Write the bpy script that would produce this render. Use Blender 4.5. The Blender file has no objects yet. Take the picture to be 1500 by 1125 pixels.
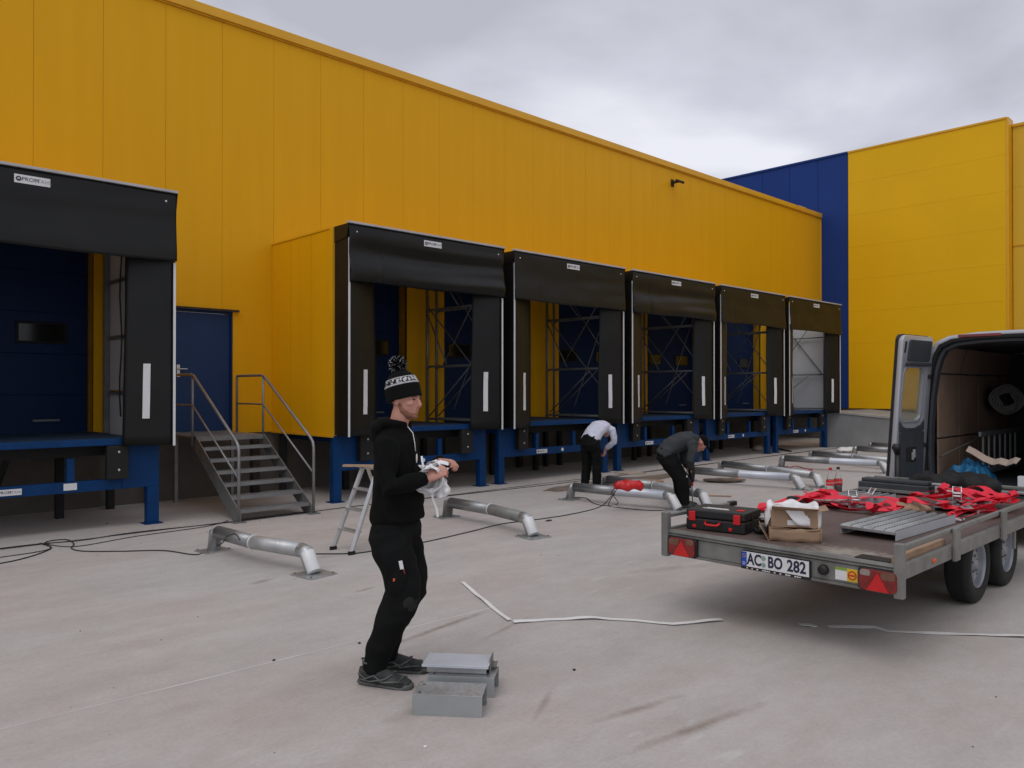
import bpy, math, random
import mathutils
from mathutils import Vector, Matrix, noise
R = math.radians
random.seed(7)
S = bpy.context.scene
COL = S.collection

# ---------------------------------------------------------------- camera, sky, sun, exposure
# world frame: X runs along the loading dock wall, Y points into the building, Z up; camera stands over the origin
CAM_H = 1.8
YAW = R(46.456)                      # angle between the view direction and the dock wall
cam = bpy.data.objects.new('camera', bpy.data.cameras.new('camera'))
COL.objects.link(cam); S.camera = cam
cam.location = (0, 0, CAM_H)
cam.rotation_euler = (R(90 + 0.374), 0, YAW - R(90))
cam.data.sensor_width = 36; cam.data.lens = 36 * 1150 / 1500
cam.data.clip_end = 2000; cam.data.clip_start = 0.05

W = bpy.data.worlds.new('World'); S.world = W; W.use_nodes = True
nt = W.node_tree; nt.nodes.clear()
def wn(t, **k):
    n = nt.nodes.new(t)
    for a, b in k.items(): setattr(n, a, b)
    return n
SUN_EL, SUN_AZ = R(58), math.atan2(-0.42, -0.88)       # direction towards the sun in world XY
sky = wn('ShaderNodeTexSky'); sky.sky_type = 'NISHITA'; sky.sun_disc = False
sky.sun_elevation = SUN_EL; sky.sun_rotation = R(90) - SUN_AZ
tc = wn('ShaderNodeTexCoord'); sep = wn('ShaderNodeSeparateXYZ')
nt.links.new(tc.outputs['Generated'], sep.inputs[0])
mx = wn('ShaderNodeMath', operation='MAXIMUM'); mx.inputs[1].default_value = 0.0
nt.links.new(sep.outputs['Z'], mx.inputs[0])
ad = wn('ShaderNodeMath', operation='ADD'); ad.inputs[1].default_value = 0.16
nt.links.new(mx.outputs[0], ad.inputs[0])
dv = []
for ax in ('X', 'Y'):
    d = wn('ShaderNodeMath', operation='DIVIDE'); nt.links.new(sep.outputs[ax], d.inputs[0]); nt.links.new(ad.outputs[0], d.inputs[1]); dv.append(d)
cmb = wn('ShaderNodeCombineXYZ'); nt.links.new(dv[0].outputs[0], cmb.inputs[0]); nt.links.new(dv[1].outputs[0], cmb.inputs[1])
n1 = wn('ShaderNodeTexNoise'); n1.inputs['Scale'].default_value = 1.25; n1.inputs['Detail'].default_value = 7; n1.inputs['Roughness'].default_value = 0.47; n1.inputs['Distortion'].default_value = 0.25
nt.links.new(cmb.outputs[0], n1.inputs['Vector'])
cr = wn('ShaderNodeValToRGB')
e = cr.color_ramp.elements
e[0].position = 0.36; e[0].color = (4.4, 4.5, 5.05, 1)
e[1].position = 0.64; e[1].color = (7.6, 7.65, 8.3, 1)
m_ = e.new(0.5); m_.color = (5.7, 5.8, 6.5, 1)
nt.links.new(n1.outputs['Fac'], cr.inputs[0])
mixc = wn('ShaderNodeMixRGB'); mixc.inputs[0].default_value = 0.94
nt.links.new(sky.outputs[0], mixc.inputs[1]); nt.links.new(cr.outputs[0], mixc.inputs[2])
bg = wn('ShaderNodeBackground'); bg.inputs['Strength'].default_value = 0.10
nt.links.new(mixc.outputs[0], bg.inputs[0])
wo = wn('ShaderNodeOutputWorld'); nt.links.new(bg.outputs[0], wo.inputs[0])

sl = bpy.data.lights.new('sun', 'SUN'); sl.energy = 0.65; sl.angle = R(40); sl.color = (1, 0.96, 0.9)
so = bpy.data.objects.new('sun', sl); COL.objects.link(so)
sd = Vector((math.cos(SUN_AZ) * math.cos(SUN_EL), math.sin(SUN_AZ) * math.cos(SUN_EL), math.sin(SUN_EL)))
so.rotation_euler = sd.to_track_quat('Z', 'Y').to_euler()
S.view_settings.view_transform = 'Standard'; S.view_settings.look = 'None'
S.view_settings.exposure = 0.2; S.view_settings.gamma = 1; S.view_settings.use_curve_mapping = False

# a point of the place from where the survey picture shows it, on a level of height z
ca, sa = math.cos(YAW), math.sin(YAW)
def gp(px, py, z=0.0):
    t = (CAM_H - z) * 1150 / (py - 570); r = (px - 750) / 1150
    return Vector((t * (ca + r * sa), t * (sa - r * ca), z))

# ---------------------------------------------------------------- materials
def mat(name, col, rough=0.6, metal=0.0, var=0.12, vscale=3.0, bump=0.0, bscale=60.0, spec=0.5, col2=None, stretch=None, coat=0.0):
    m = bpy.data.materials.new(name); m.use_nodes = True
    t = m.node_tree; b = t.nodes['Principled BSDF']
    b.inputs['Roughness'].default_value = rough; b.inputs['Metallic'].default_value = metal
    b.inputs['Specular IOR Level'].default_value = spec
    b.inputs['Coat Weight'].default_value = coat
    c = Vector(col)
    c2 = Vector(col2) if col2 else c * (1 - 2 * var)
    tcn = t.nodes.new('ShaderNodeTexCoord'); mp = t.nodes.new('ShaderNodeMapping')
    t.links.new(tcn.outputs['Object'], mp.inputs[0])
    if stretch: mp.inputs['Scale'].default_value = stretch
    n = t.nodes.new('ShaderNodeTexNoise'); n.inputs['Scale'].default_value = vscale; n.inputs['Detail'].default_value = 5; n.inputs['Roughness'].default_value = 0.6
    t.links.new(mp.outputs[0], n.inputs['Vector'])
    mr = t.nodes.new('ShaderNodeValToRGB'); mr.color_ramp.elements[0].position = 0.35; mr.color_ramp.elements[1].position = 0.65
    mr.color_ramp.elements[0].color = (*c2, 1); mr.color_ramp.elements[1].color = (*c, 1)
    t.links.new(n.outputs['Fac'], mr.inputs[0]); t.links.new(mr.outputs[0], b.inputs['Base Color'])
    if bump:
        n2 = t.nodes.new('ShaderNodeTexNoise'); n2.inputs['Scale'].default_value = bscale; n2.inputs['Detail'].default_value = 3
        t.links.new(mp.outputs[0], n2.inputs['Vector'])
        bp = t.nodes.new('ShaderNodeBump'); bp.inputs['Strength'].default_value = bump; bp.inputs['Distance'].default_value = 0.01
        t.links.new(n2.outputs['Fac'], bp.inputs['Height']); t.links.new(bp.outputs[0], b.inputs['Normal'])
    return m

def galv(name, base=0.42, rough=0.42):
    m = mat(name, (base, base * 1.02, base * 1.03), rough, 0.75, 0.1, 4, 0.05, 30)
    t = m.node_tree; b = t.nodes['Principled BSDF']
    v = t.nodes.new('ShaderNodeTexVoronoi'); v.inputs['Scale'].default_value = 55
    tcn = [n for n in t.nodes if n.type == 'TEX_COORD'][0]; t.links.new(tcn.outputs['Object'], v.inputs['Vector'])
    sepc = t.nodes.new('ShaderNodeSeparateColor'); t.links.new(v.outputs['Color'], sepc.inputs[0])
    mr = t.nodes.new('ShaderNodeMapRange'); mr.inputs[3].default_value = rough - 0.08; mr.inputs[4].default_value = rough + 0.14
    t.links.new(sepc.outputs[0], mr.inputs[0]); t.links.new(mr.outputs[0], b.inputs['Roughness'])
    return m

M = {}
M['yellow'] = mat('yellow_cladding', (0.75, 0.385, 0.004), 0.5, 0, 0.022, 1.2, 0.06, 2, 0.18, stretch=(3, 3, 0.25))
M['yellow_trim'] = mat('yellow_trim', (0.74, 0.385, 0.006), 0.45, 0, 0.04, 2)
M['yellow_big'] = mat('yellow_store_cladding', (0.80, 0.455, 0.005), 0.5, 0, 0.02, 0.6, 0.04, 3, 0.18)
M['yellow_pale'] = mat('yellow_pale_cladding', (0.70, 0.43, 0.03), 0.5, 0, 0.03, 0.5, spec=0.3)
M['yellow_joint'] = mat('yellow_joint', (0.62, 0.32, 0.006), 0.7)
M['blue_clad'] = mat('blue_cladding', (0.010, 0.042, 0.215), 0.5, 0, 0.05, 0.6, 0.04, 3, 0.2)
M['blue_joint'] = mat('blue_joint', (0.008, 0.015, 0.08), 0.7)
M['blue_door'] = mat('blue_door_paint', (0.003, 0.022, 0.085), 0.55, 0, 0.06, 2, spec=0.2)
M['blue_pdoor'] = mat('personnel_door_blue', (0.006, 0.034, 0.12), 0.5, 0, 0.06, 2, spec=0.3)
M['blue_steel'] = mat('blue_steel_paint', (0.001, 0.042, 0.155), 0.5, 0, 0.12, 4, 0.03, 20, spec=0.2)
M['blue_deck'] = mat('blue_deck_paint', (0.014, 0.042, 0.09), 0.7, 0, 0.15, 5, 0.1, 60)
M['black_fabric'] = mat('black_curtain', (0.005, 0.0058, 0.0055), 0.42, 0, 0.2, 1.6, 0.25, 5, 0.3, col2=(0.008, 0.0085, 0.008))
M['black_clad'] = mat('black_cladding', (0.008, 0.008, 0.008), 0.5, 0, 0.15, 2, spec=0.3)
M['rubber'] = mat('black_rubber', (0.007, 0.007, 0.007), 0.75, 0, 0.2, 8, 0.2, 60)
M['white'] = mat('white_reflector', (0.72, 0.72, 0.73), 0.5, 0, 0.03, 10)
M['white_panel'] = mat('white_panel', (0.72, 0.75, 0.78), 0.5, 0, 0.04, 1)
M['offwhite'] = mat('grey_flashing', (0.5, 0.49, 0.5), 0.5, 0.1, 0.08, 3)
M['ink'] = mat('dark_ink', (0.01, 0.015, 0.05), 0.5)
M['ink_grey'] = mat('grey_ink', (0.4, 0.42, 0.47), 0.5)
M['galv'] = galv('galvanised_steel', 0.5)
M['galv_dark'] = galv('galvanised_stair', 0.3, 0.5)
M['galv_matt'] = mat('dull_zinc', (0.25, 0.25, 0.235), 0.55, 0.35, 0.15, 5, 0.08, 40)
M['galv_bright'] = mat('fresh_zinc', (0.62, 0.66, 0.72), 0.42, 0.35, 0.06, 4, 0.03, 30)
M['galv_face'] = mat('shaded_side_zinc', (0.36, 0.385, 0.385), 0.5, 0.3, 0.06, 4, 0.03, 30)  # front flanges: tone of the shaded side put into the zinc colour
M['galv_matt2'] = mat('ramp_zinc', (0.36, 0.37, 0.37), 0.55, 0.4, 0.12, 6, 0.08, 40)
M['galv_pipe'] = galv('dark_reflection_pipe', 0.33, 0.36)  # far half of each guide: dark reflection put into the zinc colour
M['coil'] = mat('grey_hose', (0.13, 0.13, 0.12), 0.7)
M['galv_white'] = mat('sky_sheen_and_weld_zinc', (0.74, 0.75, 0.76), 0.5, 0.2, 0.06, 4)  # white painted as sky sheen on the guide feet; also the weld seams
M['frame'] = mat('grey_frame_steel', (0.24, 0.26, 0.27), 0.45, 0.4, 0.15, 4)
M['alu'] = mat('aluminium', (0.62, 0.62, 0.62), 0.4, 0.8, 0.08, 8)
M['conc'] = mat('plinth_concrete', (0.13, 0.117, 0.098), 0.9, 0, 0.14, 1.2, 0.3, 25)
M['conc_light'] = mat('coping_concrete', (0.42, 0.40, 0.37), 0.9, 0, 0.1, 2, 0.3, 25)
M['conc_ramp'] = mat('ramp_concrete', (0.30, 0.30, 0.30), 0.9, 0, 0.12, 0.9, 0.3, 25)
M['glass'] = mat('dark_glass', (0.012, 0.014, 0.012), 0.12, 0, 0.1, 2, spec=0.4)
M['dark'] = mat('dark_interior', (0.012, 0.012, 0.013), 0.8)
M['wood'] = mat('sawn_wood', (0.46, 0.30, 0.19), 0.8, 0, 0.15, 6, 0.2, 40, stretch=(1, 8, 8))
M['card'] = mat('cardboard', (0.36, 0.235, 0.15), 0.85, 0, 0.08, 5, 0.1, 30)
M['plastic_white'] = mat('white_plastic_film', (0.84, 0.84, 0.85), 0.35, 0, 0.05, 6, 0.3, 20)
M['red_strap'] = mat('red_webbing', (0.86, 0.018, 0.05), 0.6, 0, 0.1, 8, 0.3, 200)
M['red'] = mat('red_plastic', (0.62, 0.012, 0.014), 0.35, 0, 0.1, 5)
M['orange'] = mat('orange_cloth', (0.75, 0.13, 0.04), 0.7)
M['blackpl'] = mat('black_plastic', (0.012, 0.012, 0.013), 0.5, 0, 0.15, 8, 0.15, 150)
M['cable'] = mat('cable_rubber', (0.025, 0.022, 0.022), 0.6)
M['groove'] = mat('joint_filler', (0.05, 0.035, 0.03), 0.9, 0, 0.3, 4)
M['tape'] = mat('dusty_white_tape', (0.82, 0.81, 0.79), 0.6, 0, 0.06, 8)
M['skin'] = mat('skin', (0.56, 0.27, 0.20), 0.5, 0, 0.06, 12, 0.08, 120)
M['skin_hand'] = mat('reddish_hand_skin', (0.52, 0.22, 0.17), 0.5, 0, 0.08, 20, 0.08, 120)
M['beard'] = mat('ginger_stubble', (0.33, 0.145, 0.09), 0.8, 0, 0.2, 60, 0.5, 300)
M['brow'] = mat('ginger_brow', (0.16, 0.07, 0.04), 0.8)
M['eye'] = mat('eye_dark', (0.02, 0.015, 0.012), 0.2)
M['hoodie'] = mat('black_sweatshirt', (0.005, 0.0055, 0.0052), 0.9, 0, 0.25, 5, 0.3, 20, 0.15)
M['trousers'] = mat('black_work_trousers', (0.0085, 0.0095, 0.0095), 0.9, 0, 0.25, 4, 0.3, 14, 0.15)
M['pad'] = mat('charcoal_reinforcement', (0.011, 0.012, 0.012), 0.9, 0, 0.2, 8)
M['shoe'] = mat('grey_shoe', (0.05, 0.054, 0.051), 0.8, 0, 0.35, 16, 0.4, 60)
M['sole'] = mat('dusty_sole', (0.14, 0.145, 0.14), 0.85, 0, 0.25, 16, 0.3, 60)
M['grey_hoodie'] = mat('charcoal_sweatshirt', (0.05, 0.056, 0.06), 0.9, 0, 0.12, 6, 0.4, 14, 0.2)
M['white_shirt'] = mat('white_shirt', (0.60, 0.61, 0.72), 0.85, 0, 0.05, 8, 0.5, 12, 0.2)
M['hair'] = mat('brown_hair', (0.05, 0.03, 0.02), 0.8, 0, 0.3, 40, 0.6, 120)
M['tyre'] = mat('tyre_rubber', (0.018, 0.018, 0.018), 0.8, 0, 0.25, 6, 0.2, 60)
M['rim'] = mat('wheel_rim_paint', (0.36, 0.38, 0.42), 0.45, 0.4, 0.12, 5)
M['van_paint'] = mat('silver_van_paint', (0.48, 0.50, 0.54), 0.3, 0.35, 0.04, 2, coat=0.5)
M['van_trim'] = mat('door_lining_grey', (0.05, 0.055, 0.065), 0.55, 0, 0.12, 5, 0.1, 40)
M['ply'] = mat('brown_wall_lining', (0.27, 0.18, 0.125), 0.8, 0, 0.12, 1.5)
M['blue_cloth'] = mat('blue_tarpaulin', (0.015, 0.16, 0.34), 0.5, 0, 0.15, 8, 0.3, 20)
M['beige_cloth'] = mat('beige_cloth', (0.48, 0.38, 0.31), 0.8, 0, 0.06, 5, 0.2, 20)
M['dirt'] = mat('brown_dirt', (0.13, 0.095, 0.07), 0.95, 0, 0.25, 3, 0.4, 30, col2=(0.24, 0.19, 0.155))
M['cola'] = mat('cola_liquid', (0.012, 0.004, 0.002), 0.1, 0, 0.1, 3)
M['plate_blue'] = mat('plate_blue', (0.01, 0.06, 0.42), 0.4)
M['sticker_yellow'] = mat('yellow_sticker', (0.8, 0.55, 0.02), 0.5)
M['sticker_green'] = mat('green_sticker', (0.25, 0.42, 0.04), 0.5)
M['plug_green'] = mat('seal_green', (0.25, 0.38, 0.32), 0.6)

def clear_mat(name, col, rough=0.1, tr=0.9):
    m = bpy.data.materials.new(name); m.use_nodes = True; b = m.node_tree.nodes['Principled BSDF']
    n = m.node_tree.nodes.new('ShaderNodeTexNoise'); n.inputs['Scale'].default_value = 9
    mr = m.node_tree.nodes.new('ShaderNodeMapRange'); mr.inputs[3].default_value = rough; mr.inputs[4].default_value = rough + 0.08
    m.node_tree.links.new(n.outputs['Fac'], mr.inputs[0]); m.node_tree.links.new(mr.outputs[0], b.inputs['Roughness'])
    b.inputs['Base Color'].default_value = (*col, 1); b.inputs['Transmission Weight'].default_value = tr; b.inputs['IOR'].default_value = 1.12
    return m
M['pet'] = clear_mat('clear_bottle_plastic', (0.92, 0.92, 0.92), 0.05, 0.92)
M['pane'] = clear_mat('tinted_pane', (0.55, 0.56, 0.5), 0.03, 0.85)
M['lens_red'] = mat('red_lamp_lens', (0.26, 0.010, 0.010), 0.15, 0, 0.25, 14, spec=0.7)
M['lens_clear'] = mat('grey_lamp_lens', (0.32, 0.26, 0.24), 0.15, 0, 0.2, 14, spec=0.7)
M['lens_amber'] = mat('dull_amber_lens', (0.20, 0.085, 0.05), 0.15, 0, 0.2, 14, spec=0.7)

# trailer floor: brown film-faced ply, scuffed pale near the right rear corner
def deck_mat():
    m = mat('scuffed_deck_plywood', (0.125, 0.085, 0.072), 0.75, 0, 0.12, 2.5, 0.2, 40)
    t = m.node_tree; b = t.nodes['Principled BSDF']; old = b.inputs['Base Color'].links[0].from_socket
    tcn = [n for n in t.nodes if n.type == 'TEX_COORD'][0]
    mp = t.nodes.new('ShaderNodeMapping'); mp.vector_type = 'POINT'
    mp.inputs['Location'].default_value = (-0.17 * 2.6, -0.42 * 1.5, 0); mp.inputs['Scale'].default_value = (2.6, 1.5, 0)
    t.links.new(tcn.outputs['Object'], mp.inputs[0])
    ln = t.nodes.new('ShaderNodeVectorMath'); ln.operation = 'LENGTH'; t.links.new(mp.outputs[0], ln.inputs[0])
    ns = t.nodes.new('ShaderNodeTexNoise'); ns.inputs['Scale'].default_value = 9; ns.inputs['Detail'].default_value = 8; ns.inputs['Roughness'].default_value = 0.7
    t.links.new(tcn.outputs['Object'], ns.inputs['Vector'])
    ma = t.nodes.new('ShaderNodeMath'); ma.operation = 'MULTIPLY_ADD'; ma.inputs[1].default_value = -1.6; ma.inputs[2].default_value = 1.15
    t.links.new(ns.outputs['Fac'], ma.inputs[0])
    ad = t.nodes.new('ShaderNodeMath'); ad.operation = 'ADD'; t.links.new(ma.outputs[0], ad.inputs[0]); t.links.new(ln.outputs['Value'], ad.inputs[1])
    mr = t.nodes.new('ShaderNodeMapRange'); mr.inputs[1].default_value = 0.45; mr.inputs[2].default_value = 0.95; mr.inputs[3].default_value = 0.8; mr.inputs[4].default_value = 0
    t.links.new(ad.outputs[0], mr.inputs[0])
    mi = t.nodes.new('ShaderNodeMixRGB'); mi.inputs[2].default_value = (0.36, 0.32, 0.27, 1)
    t.links.new(mr.outputs[0], mi.inputs[0]); t.links.new(old, mi.inputs[1]); t.links.new(mi.outputs[0], b.inputs['Base Color'])
    return m
M['deck'] = deck_mat()

# yard concrete with dust clouds, trowel streaks and a few damp tyre streaks
def ground_mat():
    m = bpy.data.materials.new('yard_concrete'); m.use_nodes = True
    t = m.node_tree; L = t.links; b = t.nodes['Principled BSDF']; b.inputs['Roughness'].default_value = 0.88; b.inputs['Specular IOR Level'].default_value = 0.35
    tcn = t.nodes.new('ShaderNodeTexCoord'); P = tcn.outputs['Object']
    def nz(scale, detail=5, rough=0.55, st=None, rot=0, dist=0):
        n = t.nodes.new('ShaderNodeTexNoise'); n.inputs['Scale'].default_value = scale; n.inputs['Detail'].default_value = detail; n.inputs['Roughness'].default_value = rough; n.inputs['Distortion'].default_value = dist
        if st:
            mp = t.nodes.new('ShaderNodeMapping'); mp.inputs['Scale'].default_value = st; mp.inputs['Rotation'].default_value = (0, 0, rot)
            L.new(P, mp.inputs[0]); L.new(mp.outputs[0], n.inputs['Vector'])
        else: L.new(P, n.inputs['Vector'])
        return n.outputs['Fac']
    def ramp(f, a, c, p0=0.3, p1=0.7):
        r = t.nodes.new('ShaderNodeValToRGB'); r.color_ramp.elements[0].position = p0; r.color_ramp.elements[1].position = p1
        r.color_ramp.elements[0].color = (*a, 1); r.color_ramp.elements[1].color = (*c, 1); L.new(f, r.inputs[0]); return r.outputs[0]
    def mix(f, a, c, mode='MIX'):
        n = t.nodes.new('ShaderNodeMixRGB'); n.blend_type = mode
        if isinstance(f, (int, float)): n.inputs[0].default_value = f
        else: L.new(f, n.inputs[0])
        for i, v in ((1, a), (2, c)):
            if isinstance(v, tuple): n.inputs[i].default_value = (*v, 1)
            else: L.new(v, n.inputs[i])
        return n.outputs[0]
    base = ramp(nz(0.42, 5, 0.55, dist=0.6), (0.465, 0.413, 0.383), (0.46, 0.44, 0.42), 0.36, 0.64)
    base = mix(ramp(nz(0.9, 7, 0.65, (1, 3.0, 1), 0.9), (0, 0, 0), (1, 1, 1), 0.42, 0.75), base, (0.52, 0.49, 0.465))
    dk = ramp(nz(0.75, 6, 0.6, (0.5, 2.2, 1), 0.35), (0.91, 0.905, 0.90), (1, 1, 1), 0.3, 0.55)
    base = mix(1.0, base, dk, 'MULTIPLY')
    grain = ramp(nz(38, 4, 0.7), (0.9, 0.9, 0.9), (1.05, 1.05, 1.05), 0.3, 0.7)
    base = mix(1.0, base, grain, 'MULTIPLY')
    blot = ramp(nz(5.5, 6, 0.7), (0.93, 0.925, 0.92), (1.04, 1.04, 1.04), 0.3, 0.7)
    base = mix(1.0, base, blot, 'MULTIPLY')
    # pale scrape patches in the middle of the yard
    sc = ramp(nz(3.2, 3, 0.5, (1.0, 3.4, 1), -0.5), (0, 0, 0), (1, 1, 1), 0.62, 0.72)
    area = ramp(nz(0.33, 2, 0.5), (0, 0, 0), (0.55, 0.55, 0.55), 0.48, 0.6)
    base = mix(mix(1.0, sc, area, 'MULTIPLY'), base, (0.57, 0.55, 0.53))
    # damp streaks: (ax, ay, bx, by, width, strength)
    edge = nz(6, 5, 0.7)
    for ax, ay, bx, by, w, k in STREAKS:
        dx, dy = bx - ax, by - ay; ln = math.hypot(dx, dy); an = math.atan2(dy, dx)
        mp = t.nodes.new('ShaderNodeMapping'); mp.vector_type = 'TEXTURE'
        mp.inputs['Location'].default_value = ((ax + bx) / 2, (ay + by) / 2, 0); mp.inputs['Rotation'].default_value = (0, 0, an); mp.inputs['Scale'].default_value = (ln / 2, w, 1)
        L.new(P, mp.inputs[0])
        v = t.nodes.new('ShaderNodeVectorMath'); v.operation = 'LENGTH'; L.new(mp.outputs[0], v.inputs[0])
        a_ = t.nodes.new('ShaderNodeMath'); a_.operation = 'MULTIPLY_ADD'; a_.inputs[1].default_value = 1.5; L.new(edge, a_.inputs[0]); L.new(v.outputs['Value'], a_.inputs[2])
        r = t.nodes.new('ShaderNodeMapRange'); r.inputs[1].default_value = 0.75; r.inputs[2].default_value = 1.75; r.inputs[3].default_value = k; r.inputs[4].default_value = 0.0
        L.new(a_.outputs[0], r.inputs[0])
        base = mix(r.outputs[0], base, mix(1.0, base, (0.5, 0.43, 0.36), 'MULTIPLY'))
    L.new(base, b.inputs['Base Color'])
    bp = t.nodes.new('ShaderNodeBump'); bp.inputs['Strength'].default_value = 0.25; bp.inputs['Distance'].default_value = 0.006
    L.new(nz(24, 5, 0.7), bp.inputs['Height']); L.new(bp.outputs[0], b.inputs['Normal'])
    return m
STREAKS = [(3.2, 2.79, 3.93, 2.66, 0.05, 0.75), (2.95, 2.46, 4.25, 2.26, 0.05, 0.75), (3.05, 4.57, 4.4, 4.79, 0.045, 0.85),
           (3.6, 4.2, 4.5, 4.45, 0.03, 0.5), (3.0, 3.0, 3.5, 3.3, 0.03, 0.5), (3.75, 6.0, 4.05, 6.05, 0.04, 0.8), (3.2, 6.9, 3.55, 7.0, 0.06, 0.7),
           (2.35, 3.55, 3.1, 3.5, 0.10, 0.35), (4.1, 7.6, 4.6, 7.4, 0.05, 0.4), (5.9, 4.9, 7.4, 4.3, 0.12, 0.35), (1.3, 3.2, 2.3, 2.9, 0.05, 0.3),
           (10.3, 9.6, 14.0, 9.9, 0.35, 0.7), (5.0, 3.6, 6.0, 3.2, 0.3, 0.2)]
M['ground'] = ground_mat()

# ---------------------------------------------------------------- mesh building
def frame(t, side):
    t = t.normalized(); u = Vector(side) - t * Vector(side).dot(t)
    if u.length < 1e-4: u = t.orthogonal()
    u.normalize(); return u, t.cross(u)
class MB:
    def __init__(s): s.v = []; s.f = []
    def quad(s, *p):
        i = len(s.v); s.v += [Vector(q) for q in p]; s.f.append(tuple(range(i, i + len(p)))); return s
    def box(s, x0, x1, y0, y1, z0, z1):
        i = len(s.v)
        s.v += [Vector(p) for p in ((x0, y0, z0), (x1, y0, z0), (x1, y1, z0), (x0, y1, z0), (x0, y0, z1), (x1, y0, z1), (x1, y1, z1), (x0, y1, z1))]
        s.f += [tuple(i + k for k in q) for q in ((0, 3, 2, 1), (4, 5, 6, 7), (0, 1, 5, 4), (1, 2, 6, 5), (2, 3, 7, 6), (3, 0, 4, 7))]; return s
    def cbox(s, c, d, rot=None):          # centre, size, rotation matrix
        i = len(s.v); b = MB().box(-d[0] / 2, d[0] / 2, -d[1] / 2, d[1] / 2, -d[2] / 2, d[2] / 2)
        for v in b.v: s.v.append((rot @ v if rot else v) + Vector(c))
        s.f += [tuple(i + k for k in q) for q in b.f]; return s
    def tube(s, pts, rad, seg=10, side=(0, 1, 0), cap=True, closed=False):
        pts = [Vector(p) for p in pts]; n = len(pts)
        if not isinstance(rad, (list, tuple)) : rad = [rad] * n
        elif len(rad) == 2 and n != 2: rad = [tuple(rad)] * n
        i0 = len(s.v); rings = []
        for k, p in enumerate(pts):
            if closed: t = pts[(k + 1) % n] - pts[k - 1]
            else: t = pts[min(k + 1, n - 1)] - pts[max(k - 1, 0)]
            u, w = frame(t, side); r = rad[k]; ra, rb = r if isinstance(r, (tuple, list)) else (r, r)
            ring = []
            for j in range(seg):
                a = 2 * math.pi * j / seg
                ring.append(len(s.v)); s.v.append(p + u * (ra * math.cos(a)) + w * (rb * math.sin(a)))
            rings.append(ring)
        m = n if closed else n - 1
        for k in range(m):
            A, B = rings[k], rings[(k + 1) % n]
            for j in range(seg): s.f.append((A[j], A[(j + 1) % seg], B[(j + 1) % seg], B[j]))
        if cap and not closed:
            s.f.append(tuple(reversed(rings[0]))); s.f.append(tuple(rings[-1]))
        return s
    def ell(s, c, r, rot=None, nu=14, nv=9):
        i = len(s.v); c = Vector(c)
        for a in range(nv + 1):
            th = math.pi * a / nv
            for b_ in range(nu):
                ph = 2 * math.pi * b_ / nu
                v = Vector((r[0] * math.sin(th) * math.cos(ph), r[1] * math.sin(th) * math.sin(ph), r[2] * math.cos(th)))
                s.v.append((rot @ v if rot else v) + c)
        for a in range(nv):
            for b_ in range(nu):
                p, q = i + a * nu + b_, i + a * nu + (b_ + 1) % nu
                s.f.append((p, p + nu, q + nu, q))
        return s
    def lathe(s, prof, c=(0, 0, 0), axis='Z', seg=24):     # prof: (radius, height along axis)
        i = len(s.v); c = Vector(c)
        for r, h in prof:
            for j in range(seg):
                a = 2 * math.pi * j / seg; x, y = r * math.cos(a), r * math.sin(a)
                s.v.append(c + (Vector((x, y, h)) if axis == 'Z' else Vector((x, h, y)) if axis == 'Y' else Vector((h, x, y))))
        for k in range(len(prof) - 1):
            for j in range(seg):
                p, q = i + k * seg + j, i + k * seg + (j + 1) % seg
                s.f.append((p, q, q + seg, p + seg))
        return s
    def prism(s, poly, axis, a, b):                        # 2D polygon extruded along an axis
        i = len(s.v); n = len(poly)
        mk = {'X': lambda u, v, t: Vector((t, u, v)), 'Y': lambda u, v, t: Vector((u, t, v)), 'Z': lambda u, v, t: Vector((u, v, t))}[axis]
        for t in (a, b):
            for u, v in poly: s.v.append(mk(u, v, t))
        s.f.append(tuple(i + k for k in range(n))); s.f.append(tuple(i + n + k for k in reversed(range(n))))
        for k in range(n): s.f.append((i + k, i + n + k, i + n + (k + 1) % n, i + (k + 1) % n))
        return s
    def grid(s, fn, nu, nv, thick=0.0):
        for sg in ((0,) if not thick else (0, 1)):
            i = len(s.v)
            for a in range(nu + 1):
                for b_ in range(nv + 1):
                    u, v = a / nu, b_ / nv; p = Vector(fn(u, v))
                    if sg:
                        e = 1e-3; n = (Vector(fn(u + e, v)) - p).cross(Vector(fn(u, v + e)) - p)
                        if n.length > 0: n.normalize()
                        p = p - n * thick
                    s.v.append(p)
            for a in range(nu):
                for b_ in range(nv):
                    p = i + a * (nv + 1) + b_
                    q = (p, p + nv + 1, p + nv + 2, p + 1); s.f.append(q if not sg else tuple(reversed(q)))
            if not sg: base = i
            else:
                def rim(lst):
                    for x, y in zip(lst, lst[1:]): s.f.append((base + x, base + y, i + y, i + x))
                rim([a * (nv + 1) for a in range(nu + 1)][::-1]); rim([a * (nv + 1) + nv for a in range(nu + 1)])
                rim(list(range(nv + 1))); rim([nu * (nv + 1) + k for k in range(nv + 1)][::-1])
        return s
    def ribbon(s, pts, width, thick=0.003, wdir=None):     # strap along a path; wdir: per-point width direction
        pts = [Vector(p) for p in pts]; n = len(pts); rings = []
        for k, p in enumerate(pts):
            t = (pts[min(k + 1, n - 1)] - pts[max(k - 1, 0)]).normalized()
            d = Vector(wdir[k] if isinstance(wdir, list) else (wdir or t.cross(Vector((0, 0, 1)))))
            d = d - t * d.dot(t); d = d.normalized() if d.length > 1e-5 else t.orthogonal().normalized(); nn = t.cross(d)
            r = []
            for a, b_ in ((-1, -1), (1, -1), (1, 1), (-1, 1)):
                r.append(len(s.v)); s.v.append(p + d * (a * width / 2) + nn * (b_ * thick / 2))
            rings.append(r)
        for A, B in zip(rings, rings[1:]):
            for j in range(4): s.f.append((A[j], A[(j + 1) % 4], B[(j + 1) % 4], B[j]))
        s.f.append(tuple(reversed(rings[0]))); s.f.append(tuple(rings[-1])); return s
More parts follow.
